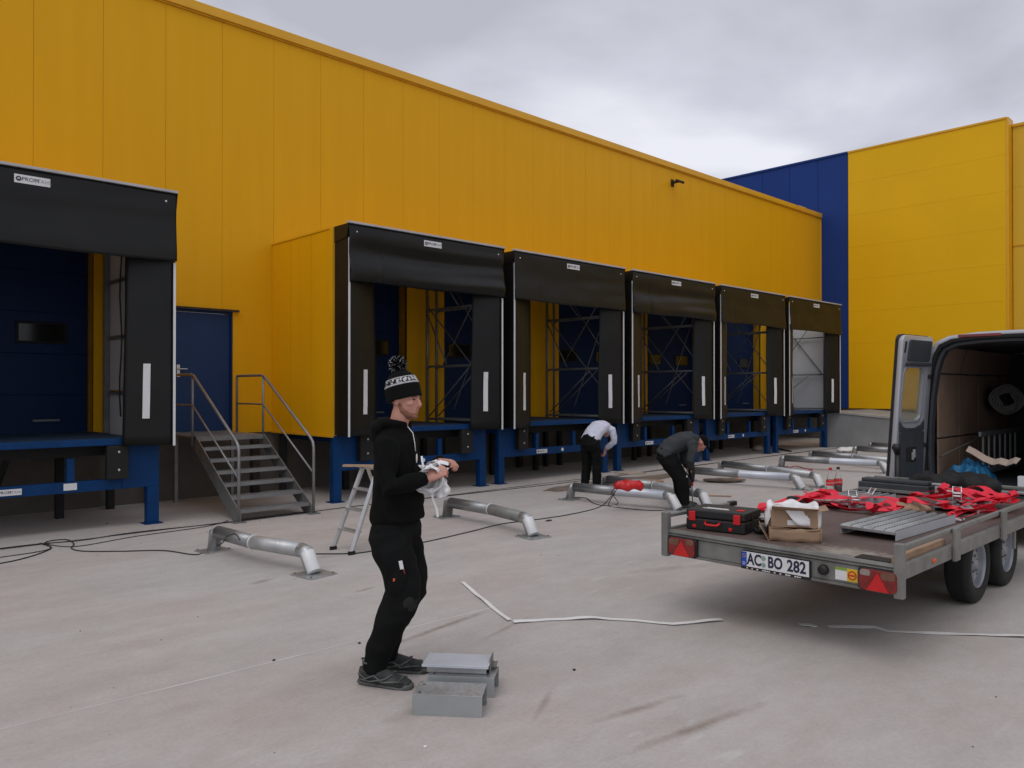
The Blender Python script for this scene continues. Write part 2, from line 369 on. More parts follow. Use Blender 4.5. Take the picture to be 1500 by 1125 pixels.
    def mesh(s, name, m, smooth=False, inv=None):
        me = bpy.data.meshes.new(name); me.from_pydata([tuple(inv @ v) if inv else tuple(v) for v in s.v], [], s.f)
        import bmesh
        bm = bmesh.new(); bm.from_mesh(me); bmesh.ops.recalc_face_normals(bm, faces=bm.faces); bm.to_mesh(me); bm.free()
        me.materials.append(m)
        if smooth: me.polygons.foreach_set('use_smooth', [True] * len(me.polygons))
        me.update(); return me

def put(name, data, parent=None, **props):
    o = bpy.data.objects.new(name, data); COL.objects.link(o)
    if parent is not None: o.parent = parent
    for k, v in props.items(): o[k] = v
    return o
def bevel(o, w, seg=2):
    b = o.modifiers.new('bevel', 'BEVEL'); b.width = w; b.segments = seg; b.limit_method = 'ANGLE'; b.angle_limit = R(40); return o
def thing(name, label, cat, loc=(0, 0, 0), rz=0, group=None):
    o = put(name, None, label=label, category=cat); o.location = loc; o.rotation_euler = (0, 0, rz); o.empty_display_size = 0.2
    if group: o['group'] = group
    return o
def world_of(o):
    m = Matrix.Translation(o.location) @ o.rotation_euler.to_matrix().to_4x4()
    return world_of(o.parent) @ m if o.parent else m
def part(parent, name, mb, m, bev=0, smooth=False, world=False, **props):
    inv = world_of(parent).inverted() if world else None
    o = put(name, mb.mesh(name, M[m] if isinstance(m, str) else m, smooth, inv), parent, **props)
    if bev: bevel(o, bev)
    return o
def solo(name, mb, m, label, cat, group=None, bev=0, smooth=False, origin=None):
    org = Vector(origin) if origin is not None else sum(mb.v, Vector()) / len(mb.v)
    if origin is None: org.z = min(v.z for v in mb.v)
    for i, v in enumerate(mb.v): mb.v[i] = v - org
    o = put(name, mb.mesh(name, M[m] if isinstance(m, str) else m, smooth), None, label=label, category=cat); o.location = org
    if group: o['group'] = group
    if bev: bevel(o, bev)
    return o
def struct(name, mb, m): return put(name, mb.mesh(name, M[m]), None, kind='structure')
def copy_tree(o, parent=None):
    c = o.copy(); COL.objects.link(c)
    if parent is not None: c.parent = parent
    for ch in list(o.children): copy_tree(ch, c)
    return c
def text(parent, name, s, size, m, loc, face, sx=1.0, ext=0.0006, align='CENTER', bold=0.0, world=True):
    cu = bpy.data.curves.new('txt', 'FONT'); cu.body = s; cu.size = size; cu.extrude = ext; cu.align_x = align; cu.align_y = 'CENTER'; cu.resolution_u = 3; cu.offset = bold
    to = bpy.data.objects.new('txt', cu); COL.objects.link(to)
    dg = bpy.context.evaluated_depsgraph_get(); dg.update()
    me = bpy.data.meshes.new_from_object(to.evaluated_get(dg)); bpy.data.objects.remove(to)
    me.name = name; me.materials.clear(); me.materials.append(M[m])
    rt = {'-X': Matrix(((0, 0, -1), (-1, 0, 0), (0, 1, 0))), '-Y': Matrix(((1, 0, 0), (0, 0, -1), (0, 1, 0))), '+Z': Matrix.Identity(3)}[face].to_4x4()
    inv = world_of(parent).inverted() if world else Matrix.Identity(4)
    me.transform(inv @ Matrix.Translation(loc) @ rt @ Matrix.Diagonal((sx, 1, 1, 1)))
    return put(name, me, parent)
def organic(mb, name, m, voxel=0.008, smooth=4, amp=0.0, sc=6.0, stretch=(1, 1, 1), parent=None, seed=0, amp2=0.0, sc2=25.0):
    me0 = mb.mesh('tmp', M[m]); o = bpy.data.objects.new('tmp', me0); COL.objects.link(o)
    r = o.modifiers.new('r', 'REMESH'); r.mode = 'VOXEL'; r.voxel_size = voxel; r.use_smooth_shade = True
    if smooth:
        sm = o.modifiers.new('s', 'SMOOTH'); sm.factor = 0.5; sm.iterations = smooth
    dg = bpy.context.evaluated_depsgraph_get(); dg.update()
    me = bpy.data.meshes.new_from_object(o.evaluated_get(dg)); bpy.data.objects.remove(o); me.name = name
    if amp or amp2:
        off = Vector((seed * 3.1, seed * 1.7, seed * 5.3))
        ns = [v.normal.copy() for v in me.vertices]
        for v, n in zip(me.vertices, ns):
            q = Vector((v.co.x * stretch[0], v.co.y * stretch[1], v.co.z * stretch[2]))
            d = 0
            if amp:
                f = noise.noise(q * sc + off); d += amp * (1 - 2.2 * abs(f)) + amp * 0.5 * noise.noise(q * sc * 2.3 + off)
            if amp2: d += amp2 * noise.noise(q * sc2 + off)
            v.co = v.co + n * d
    me.materials.clear(); me.materials.append(M[m])
    me.polygons.foreach_set('use_smooth', [True] * len(me.polygons)); me.update()
    return put(name, me, parent)

# ================================================================= ground
struct('ground', MB().quad((-250, -250, 0), (250, -250, 0), (250, 250, 0), (-250, 250, 0)), 'ground')
def joint(name, x0, x1, y, w, m, z=0.004):
    mb = MB(); n = 90
    pts = []
    for i in range(n + 1):
        x = x0 + (x1 - x0) * i / n; pts.append((x, y(x), w * (0.7 + 0.6 * noise.noise(Vector((x * 2.3, y(x), 0))))))
    for (a, b_, w0), (c, d, w1) in zip(pts, pts[1:]): mb.quad((a, b_ - w0, z), (c, d - w1, z), (c, d + w1, z), (a, b_ + w0, z))
    return struct(name, mb, m)
joint('ground_joint', -6, 24, lambda x: 10.33 + 0.008 * x + 0.01 * math.sin(x * 1.3), 0.027, 'groove')
jm = mat('pale_saw_cut', (0.66, 0.63, 0.61), 0.9, 0, 0.06, 4); M['jm'] = jm
joint('ground_saw_cut', -6, 4.4, lambda x: 4.9 - 0.02 * x, 0.009, 'jm', 0.0012)
mbp = MB()
ring = []
for k in range(40):
    a = 2 * math.pi * k / 40; q = Vector((12.0 + 2.0 * math.cos(a), 9.62 + 0.42 * math.sin(a), 0.004))
    q += Vector((0.5, 0.22, 0)) * noise.noise(Vector((math.cos(a) * 2, math.sin(a) * 2, 3))); ring.append(q)
mbp.quad(*ring); put('dirt_patch', mbp.mesh('dirt_patch', M['dirt']), None, kind='structure')

# ================================================================= warehouse (low yellow building with the docks)
WY, WTOP, WEND = 13.0, 8.05, 27.9
DOORS = [(-2.57, 0.06)] + [(0.97, 3.6)] + [(6.84 + 3.54 * k, 9.42 + 3.54 * k) for k in range(5)]
PDOOR = (4.74, 5.77)
wh = thing('warehouse', 'long low yellow clad warehouse wall with dock doors behind the black shelters', 'warehouse', (10, WY, 0))
pitch = 0.932; x = 2.79 - 10 * pitch; G_ = 0.002
while x < WEND - 0.05:
    x1 = min(x + pitch, WEND)
    mb = MB(); a, b_ = x + G_, x1 - G_
    mb.box(a, b_, WY, WY + 0.06, 4.2, WTOP)
    cur = [(a, b_)]
    for d0, d1 in DOORS:
        nxt = []
        for s0, s1 in cur:
            if d1 <= s0 or d0 >= s1: nxt.append((s0, s1)); continue
            if s0 < d0: nxt.append((s0, d0))
            if s1 > d1: nxt.append((d1, s1))
        cur = nxt
    for s0, s1 in cur:
        if s1 - s0 < 0.01: continue
        pieces = [(s0, s1, 1.05)]
        if s1 > PDOOR[0] and s0 < PDOOR[1]:
            pieces = []
            if s0 < PDOOR[0]: pieces.append((s0, PDOOR[0], 1.05))
            pieces.append((max(s0, PDOOR[0]), min(s1, PDOOR[1]), 3.12))
            if s1 > PDOOR[1]: pieces.append((PDOOR[1], s1, 1.05))
        for p0, p1, z0 in pieces: mb.box(p0, p1, WY, WY + 0.06, z0, 4.2)
    part(wh, 'wall_panel', mb, 'yellow', world=True)
    x = x1
mb = MB()     # joint backing, opened at the doors
segs = []; cur = -7.0
for d0, d1 in sorted(DOORS + [PDOOR]):
    segs.append((cur, d0)); cur = d1
segs.append((cur, WEND - 0.02))
for s0, s1 in segs: mb.box(s0, s1, WY + 0.02, WY + 0.32, 1.06, 4.19)
mb.box(-7, WEND - 0.02, WY + 0.02, WY + 0.32, 4.19, WTOP - 0.01); mb.box(PDOOR[0], PDOOR[1], WY + 0.021, WY + 0.32, 3.13, 4.19)
part(wh, 'wall_core', mb, 'yellow_joint', world=True)
part(wh, 'roof', MB().box(-7, WEND - 0.03, WY + 0.3, 60, WTOP - 0.4, WTOP - 0.1), 'conc', world=True)
part(wh, 'roof_flashing', MB().box(-7, WEND + 0.05, WY - 0.06, WY + 0.4, WTOP + 0.0, WTOP + 0.16), 'yellow_trim', 0.01, world=True)
part(wh, 'shadow_line', MB().box(-7, WEND + 0.03, WY - 0.03, WY - 0.002, WTOP - 0.03, WTOP - 0.002), 'yellow_joint', world=True)  # darker strip painting the shadow line under the flashing
part(wh, 'end_flashing', MB().box(WEND - 0.75, WEND - 0.25, WY + 0.42, WY + 1.4, WTOP - 0.05, WTOP + 0.42), 'offwhite', world=True)
part(wh, 'corner_trim', MB().box(WEND, WEND + 0.05, WY - 0.03, WY + 0.1, 1.05, WTOP - 0.04), 'yellow_trim', world=True)
part(wh, 'plinth', MB().box(-7, 24.0, WY + 0.03, WY + 0.3, 0, 1.05), 'conc', world=True)
for xx in (4.35, 6.1, 9.0, 12.5, 16.1): part(wh, 'plinth_post', MB().box(xx, xx + 0.12, WY - 0.1, WY + 0.03, 0, 1.05), 'groove', world=True)
# dock doors: sections with windows, set back in the wall
def dock_door(x0, x1):
    d = part(wh, 'dock_door', MB().box(x0 + 0.005, x1 - 0.005, WY + 0.30, WY + 0.34, 1.08, 4.18), 'blue_joint', world=True)
    hgt = (4.17 - 1.1) / 5
    for k in range(5):
        z0 = 1.1 + k * hgt
        part(d, 'door_section', MB().box(x0 + 0.02, x1 - 0.02, WY + 0.255, WY + 0.298, z0 + 0.003, z0 + hgt - 0.003), 'blue_door', 0.002, world=True)
    for cx in ((x0 + x1) / 2 - 0.68, (x0 + x1) / 2 + 0.68):
        zc = 1.1 + 2.5 * hgt
        fr = part(d, 'window', MB().box(cx - 0.34, cx + 0.34, WY + 0.235, WY + 0.254, zc - 0.16, zc + 0.16), 'rubber', 0.008, world=True)
    part(d, 'door_handle', MB().box(x1 - 0.75, x1 - 0.4, WY + 0.22, WY + 0.254, 1.32, 1.35), 'frame', world=True)
    return d
for d0, d1 in DOORS: dock_door(d0, d1)
for k, (d0, d1) in enumerate(DOORS):
    for cx in ((d0 + d1) / 2 - 0.68, (d0 + d1) / 2 + 0.68):
        hgt = (4.17 - 1.1) / 5; zc = 1.1 + 2.5 * hgt
        dd = [c for c in wh.children if c.name.startswith('dock_door')][k]
        part(dd, 'pane', MB().box(cx - 0.30, cx + 0.30, WY + 0.229, WY + 0.2345, zc - 0.125, zc + 0.125), 'glass', world=True)
# personnel door
pd = part(wh, 'door', MB().box(PDOOR[0] + 0.03, PDOOR[1] - 0.03, WY + 0.03, WY + 0.08, 1.1, 3.07), 'blue_pdoor', 0.004, world=True)
mb = MB().box(PDOOR[0], PDOOR[0] + 0.035, WY - 0.01, WY + 0.1, 1.08, 3.12).box(PDOOR[1] - 0.035, PDOOR[1], WY - 0.01, WY + 0.1, 1.08, 3.12).box(PDOOR[0] + 0.035, PDOOR[1] - 0.035, WY - 0.01, WY + 0.1, 3.08, 3.12)
part(wh, 'door_frame', mb, 'blue_door', world=True)
part(wh, 'door_canopy', MB().box(PDOOR[0] - 0.08, PDOOR[1] + 0.1, WY - 0.06, WY - 0.012, 3.115, 3.15), 'groove', world=True)
hd = MB().tube([(4.87, WY - 0.03, 2.13), (5.0, WY - 0.03, 2.13)], 0.01).tube([(4.87, WY + 0.04, 2.13), (4.87, WY - 0.03, 2.13)], 0.012).cbox((4.87, WY + 0.02, 2.1), (0.05, 0.012, 0.2))
part(pd, 'handle', hd, 'alu', world=True)

# wall floodlight
fl = thing('wall_floodlight', 'small dark floodlight on a bracket high on the yellow wall', 'light', (18.6, WY, 7.55))
part(fl, 'bracket', MB().box(18.55, 18.7, WY - 0.2, WY - 0.005, 7.64, 7.67).box(18.56, 18.69, WY - 0.03, WY - 0.003, 7.55, 7.75), 'groove', 0.005, world=True)
part(fl, 'lamp_housing', MB().cbox((18.6, WY - 0.28, 7.64), (0.26, 0.16, 0.07), Matrix.Rotation(R(25), 3, 'X')), 'blackpl', 0.02, world=True)

# ================================================================= big store behind
BX = 27.9
bs = thing('store_building', 'tall store building with blue and yellow cladding closing the yard on the right', 'store', (BX + 5, 12, 0))
y = 12.0
while y < 44:
    part(bs, 'blue_wall_panel', MB().box(BX + 0.02, BX + 0.08, y + 0.005, y + 1.1 - 0.005, 1.12, 10.2), 'blue_clad', world=True); y += 1.1
part(bs, 'blue_core', MB().box(BX + 0.05, BX + 0.3, 12.0, 44, 1.13, 10.19), 'blue_joint', world=True)
part(bs, 'blue_flashing', MB().box(BX - 0.02, BX + 0.35, 12.0, 44, 10.2, 10.27), 'blue_clad', world=True)
z = 1.12; k = 0
while z < 10.1:
    z1 = min(z + 1.14, 10.2)
    part(bs, 'yellow_wall_panel', MB().box(BX, BX + 0.06, 7.08, 11.98, z + 0.0015, z1 - 0.0015), 'yellow_big', 0, world=True); z = z1
part(bs, 'yellow_core', MB().box(BX + 0.03, BX + 0.3, 7.085, 11.99, 1.13, 10.19), 'yellow_joint', world=True)
part(bs, 'yellow_flashing', MB().box(BX - 0.03, BX + 0.36, 7.05, 11.985, 10.2, 10.26), 'yellow_trim', world=True)
part(bs, 'corner_flashing', MB().box(BX - 0.01, BX + 0.5, 7.0, 7.075, 1.12, 10.24), 'yellow_trim', world=True)
for z0, z1 in ((1.12, 3.7), (3.7, 6.29), (6.31, 8.1), (8.1, 10.0)):
    yy = 6.98
    while yy > -30:
        part(bs, 'pale_wall_panel', MB().box(BX + 0.36, BX + 0.42, yy - 3.69, yy, z0 + 0.002, z1 - 0.002), 'yellow_pale', 0, world=True); yy -= 3.7
part(bs, 'pale_core', MB().box(BX + 0.39, BX + 0.6, -30, 6.99, 1.12, 10.0), 'yellow_joint', world=True)
part(bs, 'pale_flashing', MB().box(BX + 0.3, BX + 0.7, -30, 6.99, 10.0, 10.08), 'yellow_trim', world=True)
part(bs, 'seam_trim', MB().box(BX + 0.33, BX + 0.358, -30, 6.98, 6.27, 6.33), 'yellow_trim', world=True)
part(bs, 'plinth', MB().box(BX + 0.06, BX + 0.65, -30, 44, 0, 1.11), 'conc', world=True)
part(bs, 'roof', MB().box(BX + 0.65, BX + 40, -30, 44, 9.5, 9.8), 'conc', world=True)
part(bs, 'back_wall', MB().box(BX + 39.7, BX + 40, -30, 44, 0, 9.5), 'conc', world=True)
part(bs, 'side_wall', MB().box(BX + 0.65, BX + 39.7, -30, -29.7, 0, 9.5), 'conc', world=True)
# sloping loading ramp with a retaining wall in front of the store
rp = thing('ramp', 'grey concrete ramp with retaining wall past the last dock shelter', 'ramp', (26, 8, 0))
poly = [(11.25, 0), (11.25, 1.10), (9.05, 0.95), (-2, 0.05), (-2, 0)]
part(rp, 'ramp_body', MB().prism(poly, 'X', 24.25, BX + 0.05), 'conc_ramp', world=True)
poly2 = [(11.24, 0), (11.24, 1.16), (9.05, 1.01), (-2, 0.11), (-2, 0)]
yy = 11.24
while yy > -2:
    y1 = max(yy - 2.4, -2); zt = lambda q: 0.11 + (1.16 - 0.11) * (q + 2) / 13.24
    part(rp, 'wall_slab', MB().prism([(yy - 0.006, 0), (yy - 0.006, zt(yy) - 0.06), (y1 + 0.006, max(0.02, zt(y1) - 0.06)), (y1 + 0.006, 0)], 'X', 24.0, 24.22), 'conc_ramp', world=True); yy = y1
    if yy <= -1.99: break
part(rp, 'coping', MB().prism([(11.26, 1.10), (11.26, 1.165), (-2, 0.115), (-2, 0.05)], 'X', 23.97, 24.26), 'conc_light', world=True)

# ================================================================= dock shelters
SH_W = 3.27; SH_Y = 10.53; SH_Z0, SH_Z1 = 1.07, 4.36
def logo(parent, cx, y, z, w, h, gname='logo_sign'):
    g = part(parent, gname, MB().box(cx - w / 2, cx + w / 2, y - 0.006, y, z - h / 2, z + h / 2), 'white', 0.002, world=True)
    mb = MB().lathe([(h * 0.28, -0.0015), (h * 0.28, 0.0005), (h * 0.15, 0.0005), (h * 0.15, -0.0015), (h * 0.28, -0.0015)], (cx - w * 0.38, y - 0.008, z), 'Y', 16)
    mb.tube([(cx - w * 0.38 - h * .2, y - 0.0085, z - h * .1), (cx - w * 0.38 + h * .2, y - 0.0085, z - h * .1)], 0.004, 5)
    part(g, 'emblem', mb, 'ink', world=True)
    text(g, 'dark_letters', 'PROM', h * 0.62, 'ink', (cx - w * 0.30, y - 0.0075, z), '-Y', 1.05, align='LEFT')
    text(g, 'grey_letters', 'STAHL', h * 0.62, 'ink_grey', (cx + w * 0.06, y - 0.0075, z), '-Y', 0.95, align='LEFT')
    return g
SH_LABELS = ['black dock shelter at the far left, beside the blue door and stairs',
             'nearest black shelter of the right-hand row, rippled top curtain, next to the yellow box',
             'second black shelter of the row, flat top curtain, behind the man in white',
             'black shelter in mid row with creased shiny curtain, two marker strips fully visible',
             'second to last black shelter, a yellow strip showing at the right in its opening',
             'last black shelter in the row, white panel in its opening, against the blue wall']
SH_X = [0.64] + [6.52 + 3.54 * k for k in range(5)]
def shelter(i, x0):
    bul = [0.012, 0.10, 0.012, 0.065, 0.01, 0.008][i]
    x1 = x0 + SH_W
    t = thing('dock_shelter', SH_LABELS[i], 'dock shelter', (x0 + SH_W / 2, SH_Y + 0.2, SH_Z0), 0, 'black dock shelters along the warehouse')
    for xa, xb in ((x0, x0 + 0.035), (x1 - 0.035, x1)):
        part(t, 'side_cladding', MB().box(xa, xb, SH_Y + 0.03, 10.93, SH_Z0, SH_Z1 - 0.02), 'black_clad', 0.004, world=True)
    part(t, 'top_cladding', MB().box(x0, x1, SH_Y + 0.02, 10.93, SH_Z1 - 0.018, SH_Z1 + 0.01), 'black_clad', world=True)
    # hood returns at the upper corners
    for xa, xb in ((x0 - 0.012, x0 - 0.001), (x1 + 0.001, x1 + 0.012)):
        part(t, 'corner_flap', MB().prism([(SH_Y - 0.02, SH_Z1 + 0.01), (10.93, SH_Z1 + 0.01), (10.93, SH_Z1 - 0.24), (SH_Y + 0.03, SH_Z1 - 0.2)], 'X', xa, xb), 'black_fabric', world=True)
    part(t, 'top_flashing', MB().box(x0 - 0.012, x1 + 0.012, SH_Y - 0.035, SH_Y + 0.05, SH_Z1 + 0.012, SH_Z1 + 0.045), 'offwhite', 0.004, world=True)
    zb = 3.47
    def top(u, v):
        z = SH_Z1 - v * (SH_Z1 - zb); s = max(0.0, math.sin(math.pi * u)) ** 0.4
        w = bul * (math.sin(v * 9.0 + 0.6) * 0.5 + 0.25 * math.sin(v * 21 + u * 3) * u) * min(1, v * 3)
        w += 0.012 * noise.noise(Vector((u * 5 + i * 7, v * 3, i)))
        fold = -0.03 * math.exp(-((u - 0.18) / 0.012) ** 2) * (1 if i in (1, 3) else 0.3)
        return (x0 + 0.006 + u * (SH_W - 0.012), SH_Y - 0.005 - w * (0.35 + 0.65 * s) - 0.035 * v ** 2 - fold * v - 0.1 * bul * v, z + 0.01 * math.sin(u * 7 + i) * v)
    part(t, 'top_curtain', MB().grid(top, 60, 24, 0.006), 'black_fabric', smooth=True, world=True)
    for sg in (0, 1):
        def side(u, v, sg=sg):
            wd = (0.62 if sg == 0 else 0.545) + 0.03 * v; xo = x0 + 0.012 if sg == 0 else x1 - 0.012; d = 1 if sg == 0 else -1
            yy = SH_Y + 0.035 + 0.20 * max(u, 0) ** 1.5 + 0.012 * math.sin(v * 6 + i + sg * 2) * u + 0.008 * noise.noise(Vector((u * 3, v * 5, i + sg * 9)))
            return (xo + d * u * wd, yy, 3.62 - v * (3.62 - SH_Z0) - 0.0 * u)
        part(t, 'side_curtain', MB().grid(side, 10, 20, 0.012), 'black_fabric', smooth=True, world=True)
        xe = x0 + 0.004 if sg == 0 else x1 - 0.034
        part(t, 'edge_strip', MB().box(xe, xe + 0.03, SH_Y - 0.0, SH_Y + 0.012, SH_Z0 - 0.01, 3.46 if sg else 3.46), 'white', world=True)
        if sg == 0 and i > 0: part(t, 'edge_strip', MB().box(xe, xe + 0.02, SH_Y + 0.0, SH_Y + 0.012, 3.462, 4.15), 'white', world=True)
        # marker strip lies on the curtain
        um = 0.50; q = Vector(side(um, 0.6)); d = 1 if sg == 0 else -1
        q2 = Vector(side(um + 0.14, 0.6)); z0 = 1.42 if i == 0 else 1.40; z1 = z0 + 0.71
        mb = MB(); N = 6
        for a in range(N):
            za, zb_ = z0 + (z1 - z0) * a / N, z0 + (z1 - z0) * (a + 1) / N
            P = []
            for zz, uu in ((za, um), (za, um + 0.14), (zb_, um + 0.14), (zb_, um)):
                vv = (3.62 - zz) / (3.62 - SH_Z0); w = Vector(side(uu, vv)); P.append((w.x, w.y - 0.016, zz))
            mb.quad(*P)
        o = part(t, 'marker_strip', mb, 'white', world=True); sm = o.modifiers.new('solid', 'SOLIDIFY'); sm.thickness = 0.004
    cx = x0 + (1.61 if i == 0 else 1.62); lz = 4.24
    qy = min(top((cx - x0 + d) / SH_W, v)[1] for d in (-.18, 0, .18) for v in (0.06, 0.1, 0.14, 0.2)) - 0.004
    logo(t, cx, qy, lz, 0.37, 0.10)
    for xr in (x0 + 0.14, x1 - 0.14): part(t, 'rivet', MB().ell((xr, SH_Y - 0.02, 4.25), (0.014, 0.01, 0.014), nu=8, nv=5), 'white', smooth=True, world=True)
    return t
for i, x0 in enumerate(SH_X): shelter(i, x0)

# yellow housings behind the shelters
hs = thing('dock_housing', 'yellow box housing joined to the first shelter of the right-hand row', 'dock housing', (15, 12, 1.05))
for a, b_ in ((10.94, 11.62), (11.63, 12.31), (12.32, 12.995)):
    part(hs, 'side_panel', MB().box(6.49, 6.55, a, b_, 1.07, 4.34), 'yellow', world=True)
part(hs, 'side_core', MB().box(6.51, 6.56, 10.95, 12.99, 1.08, 4.33), 'yellow_joint', world=True)
part(hs, 'front_trim', MB().box(6.475, 6.52, 10.932, 11.02, 1.06, 4.345), 'yellow_trim', 0.003, world=True)
part(hs, 'bottom_trim', MB().box(6.465, 6.56, 10.935, 12.99, 1.035, 1.068), 'yellow_trim', world=True)
part(hs, 'roof_sheet', MB().box(6.48, 21.6, 10.935, 12.995, 4.345, 4.375), 'yellow_trim', world=True)  # unseen roof stops short of the last bay so skylight reaches the end panel
part(hs, 'end_panel', MB().box(23.94, 24.0, 10.935, 12.995, 1.07, 4.34), 'white_panel', world=True)
part(hs, 'gap_cover', MB().box(6.57, 23.93, 12.94, 12.99, 4.22, 4.34), 'black_clad', world=True)
hs2 = thing('dock_housing', 'yellow box housing with pale inner face behind the far left shelter', 'dock housing', (2.3, 12, 1.05))
part(hs2, 'side_panel', MB().box(3.84, 3.90, 10.94, 12.995, 1.07, 4.34), 'yellow', world=True)
for zz in (1.09, 1.78, 2.6, 3.45): part(hs2, 'inner_panel', MB().box(3.80, 3.835, 10.94, 12.99, zz, zz + (0.66 if zz < 1.2 else 0.79)), 'white_panel', 0.004, world=True)
part(hs2, 'roof_sheet', MB().box(0.64, 3.90, 10.935, 12.995, 4.345, 4.375), 'yellow_trim', world=True)
part(hs2, 'far_side_panel', MB().box(0.65, 0.70, 10.94, 12.995, 1.07, 4.34), 'yellow', world=True)
part(hs2, 'steel_post', MB().box(3.72, 3.79, 12.88, 12.96, 1.1, 4.3), 'frame', world=True)
for zz in (1.76, 2.58, 3.42): part(hs2, 'steel_rail', MB().box(3.76, 3.79, 11.0, 12.86, zz - 0.04, zz), 'frame', world=True)
part(hs2, 'hanging_cable', MB().tube([(3.74, 12.2 + 0.05 * math.sin(z_ * 5), 4.3 - 0.29 * z_) for z_ in range(11)], 0.012, 6), 'cable', smooth=True, world=True)

# braced steel frames standing between the bays
FR_L = ['between the first and second shelters', 'between the second and third shelters', 'between the third and fourth shelters', 'before the last shelter', 'inside the last shelter by the white panel']
for k in range(5):
    X0 = 6.52 + 3.54 * (k + 1) - 0.135
    if k == 4: X0 = 23.84
    f = thing('braced_scaffold', 'grey tubular steel bracing frame with crossed bars ' + FR_L[k], 'scaffold', (X0, 12, 1.1), 0, 'bracing frames between the docks')
    planes = (X0 - 0.10, X0 + 0.14) if k < 4 else (X0,)
    for px in planes:
        for yy in (11.0, 12.86): part(f, 'post', MB().tube([(px, yy, 1.1), (px, yy, 4.33)], 0.03, 8), 'frame', smooth=True, world=True)
        for zz in (1.2, 2.26, 3.41):
            part(f, 'rail', MB().tube([(px, 12.86, zz - 0.12), (px, 12.85, zz - 0.05), (px, 12.80, zz - 0.01), (px, 12.72, zz), (px, 11.0, zz)], 0.024, 8, side=(1, 0, 0)), 'frame', smooth=True, world=True)
        bars = ((12.75, 1.25, 11.5, 2.22), (11.9, 3.45, 12.7, 4.3), (12.8, 3.3, 12.2, 2.3)) if px < X0 else ((12.75, 1.25, 11.5, 2.22), (12.6, 2.3, 11.1, 4.2), (11.1, 2.3, 12.6, 4.2))
        for (ya, za, yb, zb) in bars:
            ox = 0.03 if za < zb and ya < yb else -0.03
            part(f, 'brace', MB().tube([(px + ox, ya, za), (px + ox, yb, zb)], 0.014, 6), 'frame', smooth=True, world=True)
    # bars crossing the bay behind the shelter front
    if k < 4:
        part(f, 'tie_bar', MB().tube([(X0 - 0.1, 12.86, 3.5), (X0 + 0.9, 11.6, 1.4)], 0.012, 6), 'frame', smooth=True, world=True)
        part(f, 'tie_bar', MB().tube([(X0 + 0.9, 11.65, 4.2), (X0 - 0.1, 12.0, 1.4)], 0.012, 6), 'frame', smooth=True, world=True)

# ================================================================= dock levellers (blue steel platforms)
def leveller():
    t = put('dock_platform', None); t.empty_display_size = .2       # local x 0..3.27, front y=0 (world 10.93), ground z=0
    for sx in (0.0, 3.07):
        part(t, 'leg', MB().box(sx, sx + 0.15, 0, 0.12, 0.012, 0.5), 'blue_steel', 0.004)
        part(t, 'foot_plate', MB().box(sx - 0.04, sx + 0.19, -0.05, 0.17, 0, 0.012), 'blue_steel', 0.002)
        part(t, 'back_leg', MB().box(sx + 0.02, sx + 0.12, 1.75, 1.85, 0, 1.06), 'dark')  # blue legs coloured near black, painting the shade under the deck
    for a, b_ in ((-0.0, 0.47), (2.75, 3.22)):
        part(t, 'end_plate', MB().box(a, b_, 0, 0.10, 0.50, 1.06), 'blue_steel', 0.006)
    part(t, 'lower_beam', MB().box(0.47, 2.75, 0.005, 0.09, 0.50, 0.635), 'blue_steel', 0.004)
    for sx in (1.02, 2.11): part(t, 'short_post', MB().box(sx, sx + 0.09, 0.02, 0.1, 0.636, 0.93), 'blue_steel', 0.004)
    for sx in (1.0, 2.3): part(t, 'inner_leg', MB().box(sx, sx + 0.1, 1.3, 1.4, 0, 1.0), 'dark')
    part(t, 'deck', MB().box(0.30, 2.97, -0.06, 2.02, 1.115, 1.16), 'blue_deck', 0.003)
    part(t, 'lip', MB().box(0.30, 2.97, -0.11, -0.062, 1.08, 1.165), 'blue_steel', 0.008)
    for sx in (0.30, 2.87): part(t, 'side_beam', MB().box(sx, sx + 0.10, 0.11, 2.0, 0.92, 1.11), 'blue_steel')
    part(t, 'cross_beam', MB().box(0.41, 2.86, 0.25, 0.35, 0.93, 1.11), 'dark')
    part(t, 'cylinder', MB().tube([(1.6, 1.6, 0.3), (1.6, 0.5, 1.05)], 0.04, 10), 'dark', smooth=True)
    for a in (0.42, 2.54):
        bp = part(t, 'bumper', MB().box(a, a + 0.26, -0.12, -0.002, 0.64, 1.075), 'rubber', 0.012)
        for zz in (0.76, 0.99): part(bp, 'bolt', MB().ell((a + 0.14, -0.122, zz), (0.018, 0.01, 0.018), nu=8, nv=5), 'alu', smooth=True)
    return t
lv0 = leveller()
LV_L = ['blue steel dock platform under the far left shelter, black bumper with two bolts', 'blue dock platform behind the man in the pompom hat', 'blue dock platform behind the bent man in white',
        'blue dock platform behind the bent man in grey', 'blue dock platform under the second to last shelter', 'blue dock platform under the last shelter by the concrete ramp']
for i, x0 in enumerate(SH_X):
    o = lv0 if i == 0 else copy_tree(lv0)
    o.location = (x0 - 0.02, 10.93, 0); o['label'] = LV_L[i]; o['category'] = 'dock platform'; o['group'] = 'blue dock platforms under the shelters'
for i, x0 in enumerate(SH_X):
    o = [q for q in S.objects if q.get('label') == LV_L[i]][0]
    logo(o, x0 + (1.45 if i == 0 else 1.15), 10.93, 0.565, 0.30, 0.075, 'logo_plate')
    if i == 0: part(o, 'small_label', MB().box(x0 + 2.05, x0 + 2.2, 10.925, 10.932, 0.535, 0.62), 'white', world=True)
    else: part(o, 'round_sticker', MB().lathe([(0, 0), (0.035, 0), (0.035, 0.004)], (x0 + 1.75, 10.926, 0.57), 'Y', 14), 'white', world=True)
    if i == 1: part(o, 'yellow_label', MB().box(7.16, 7.34, 10.922, 10.929, 0.66, 0.75), 'sticker_yellow', world=True)

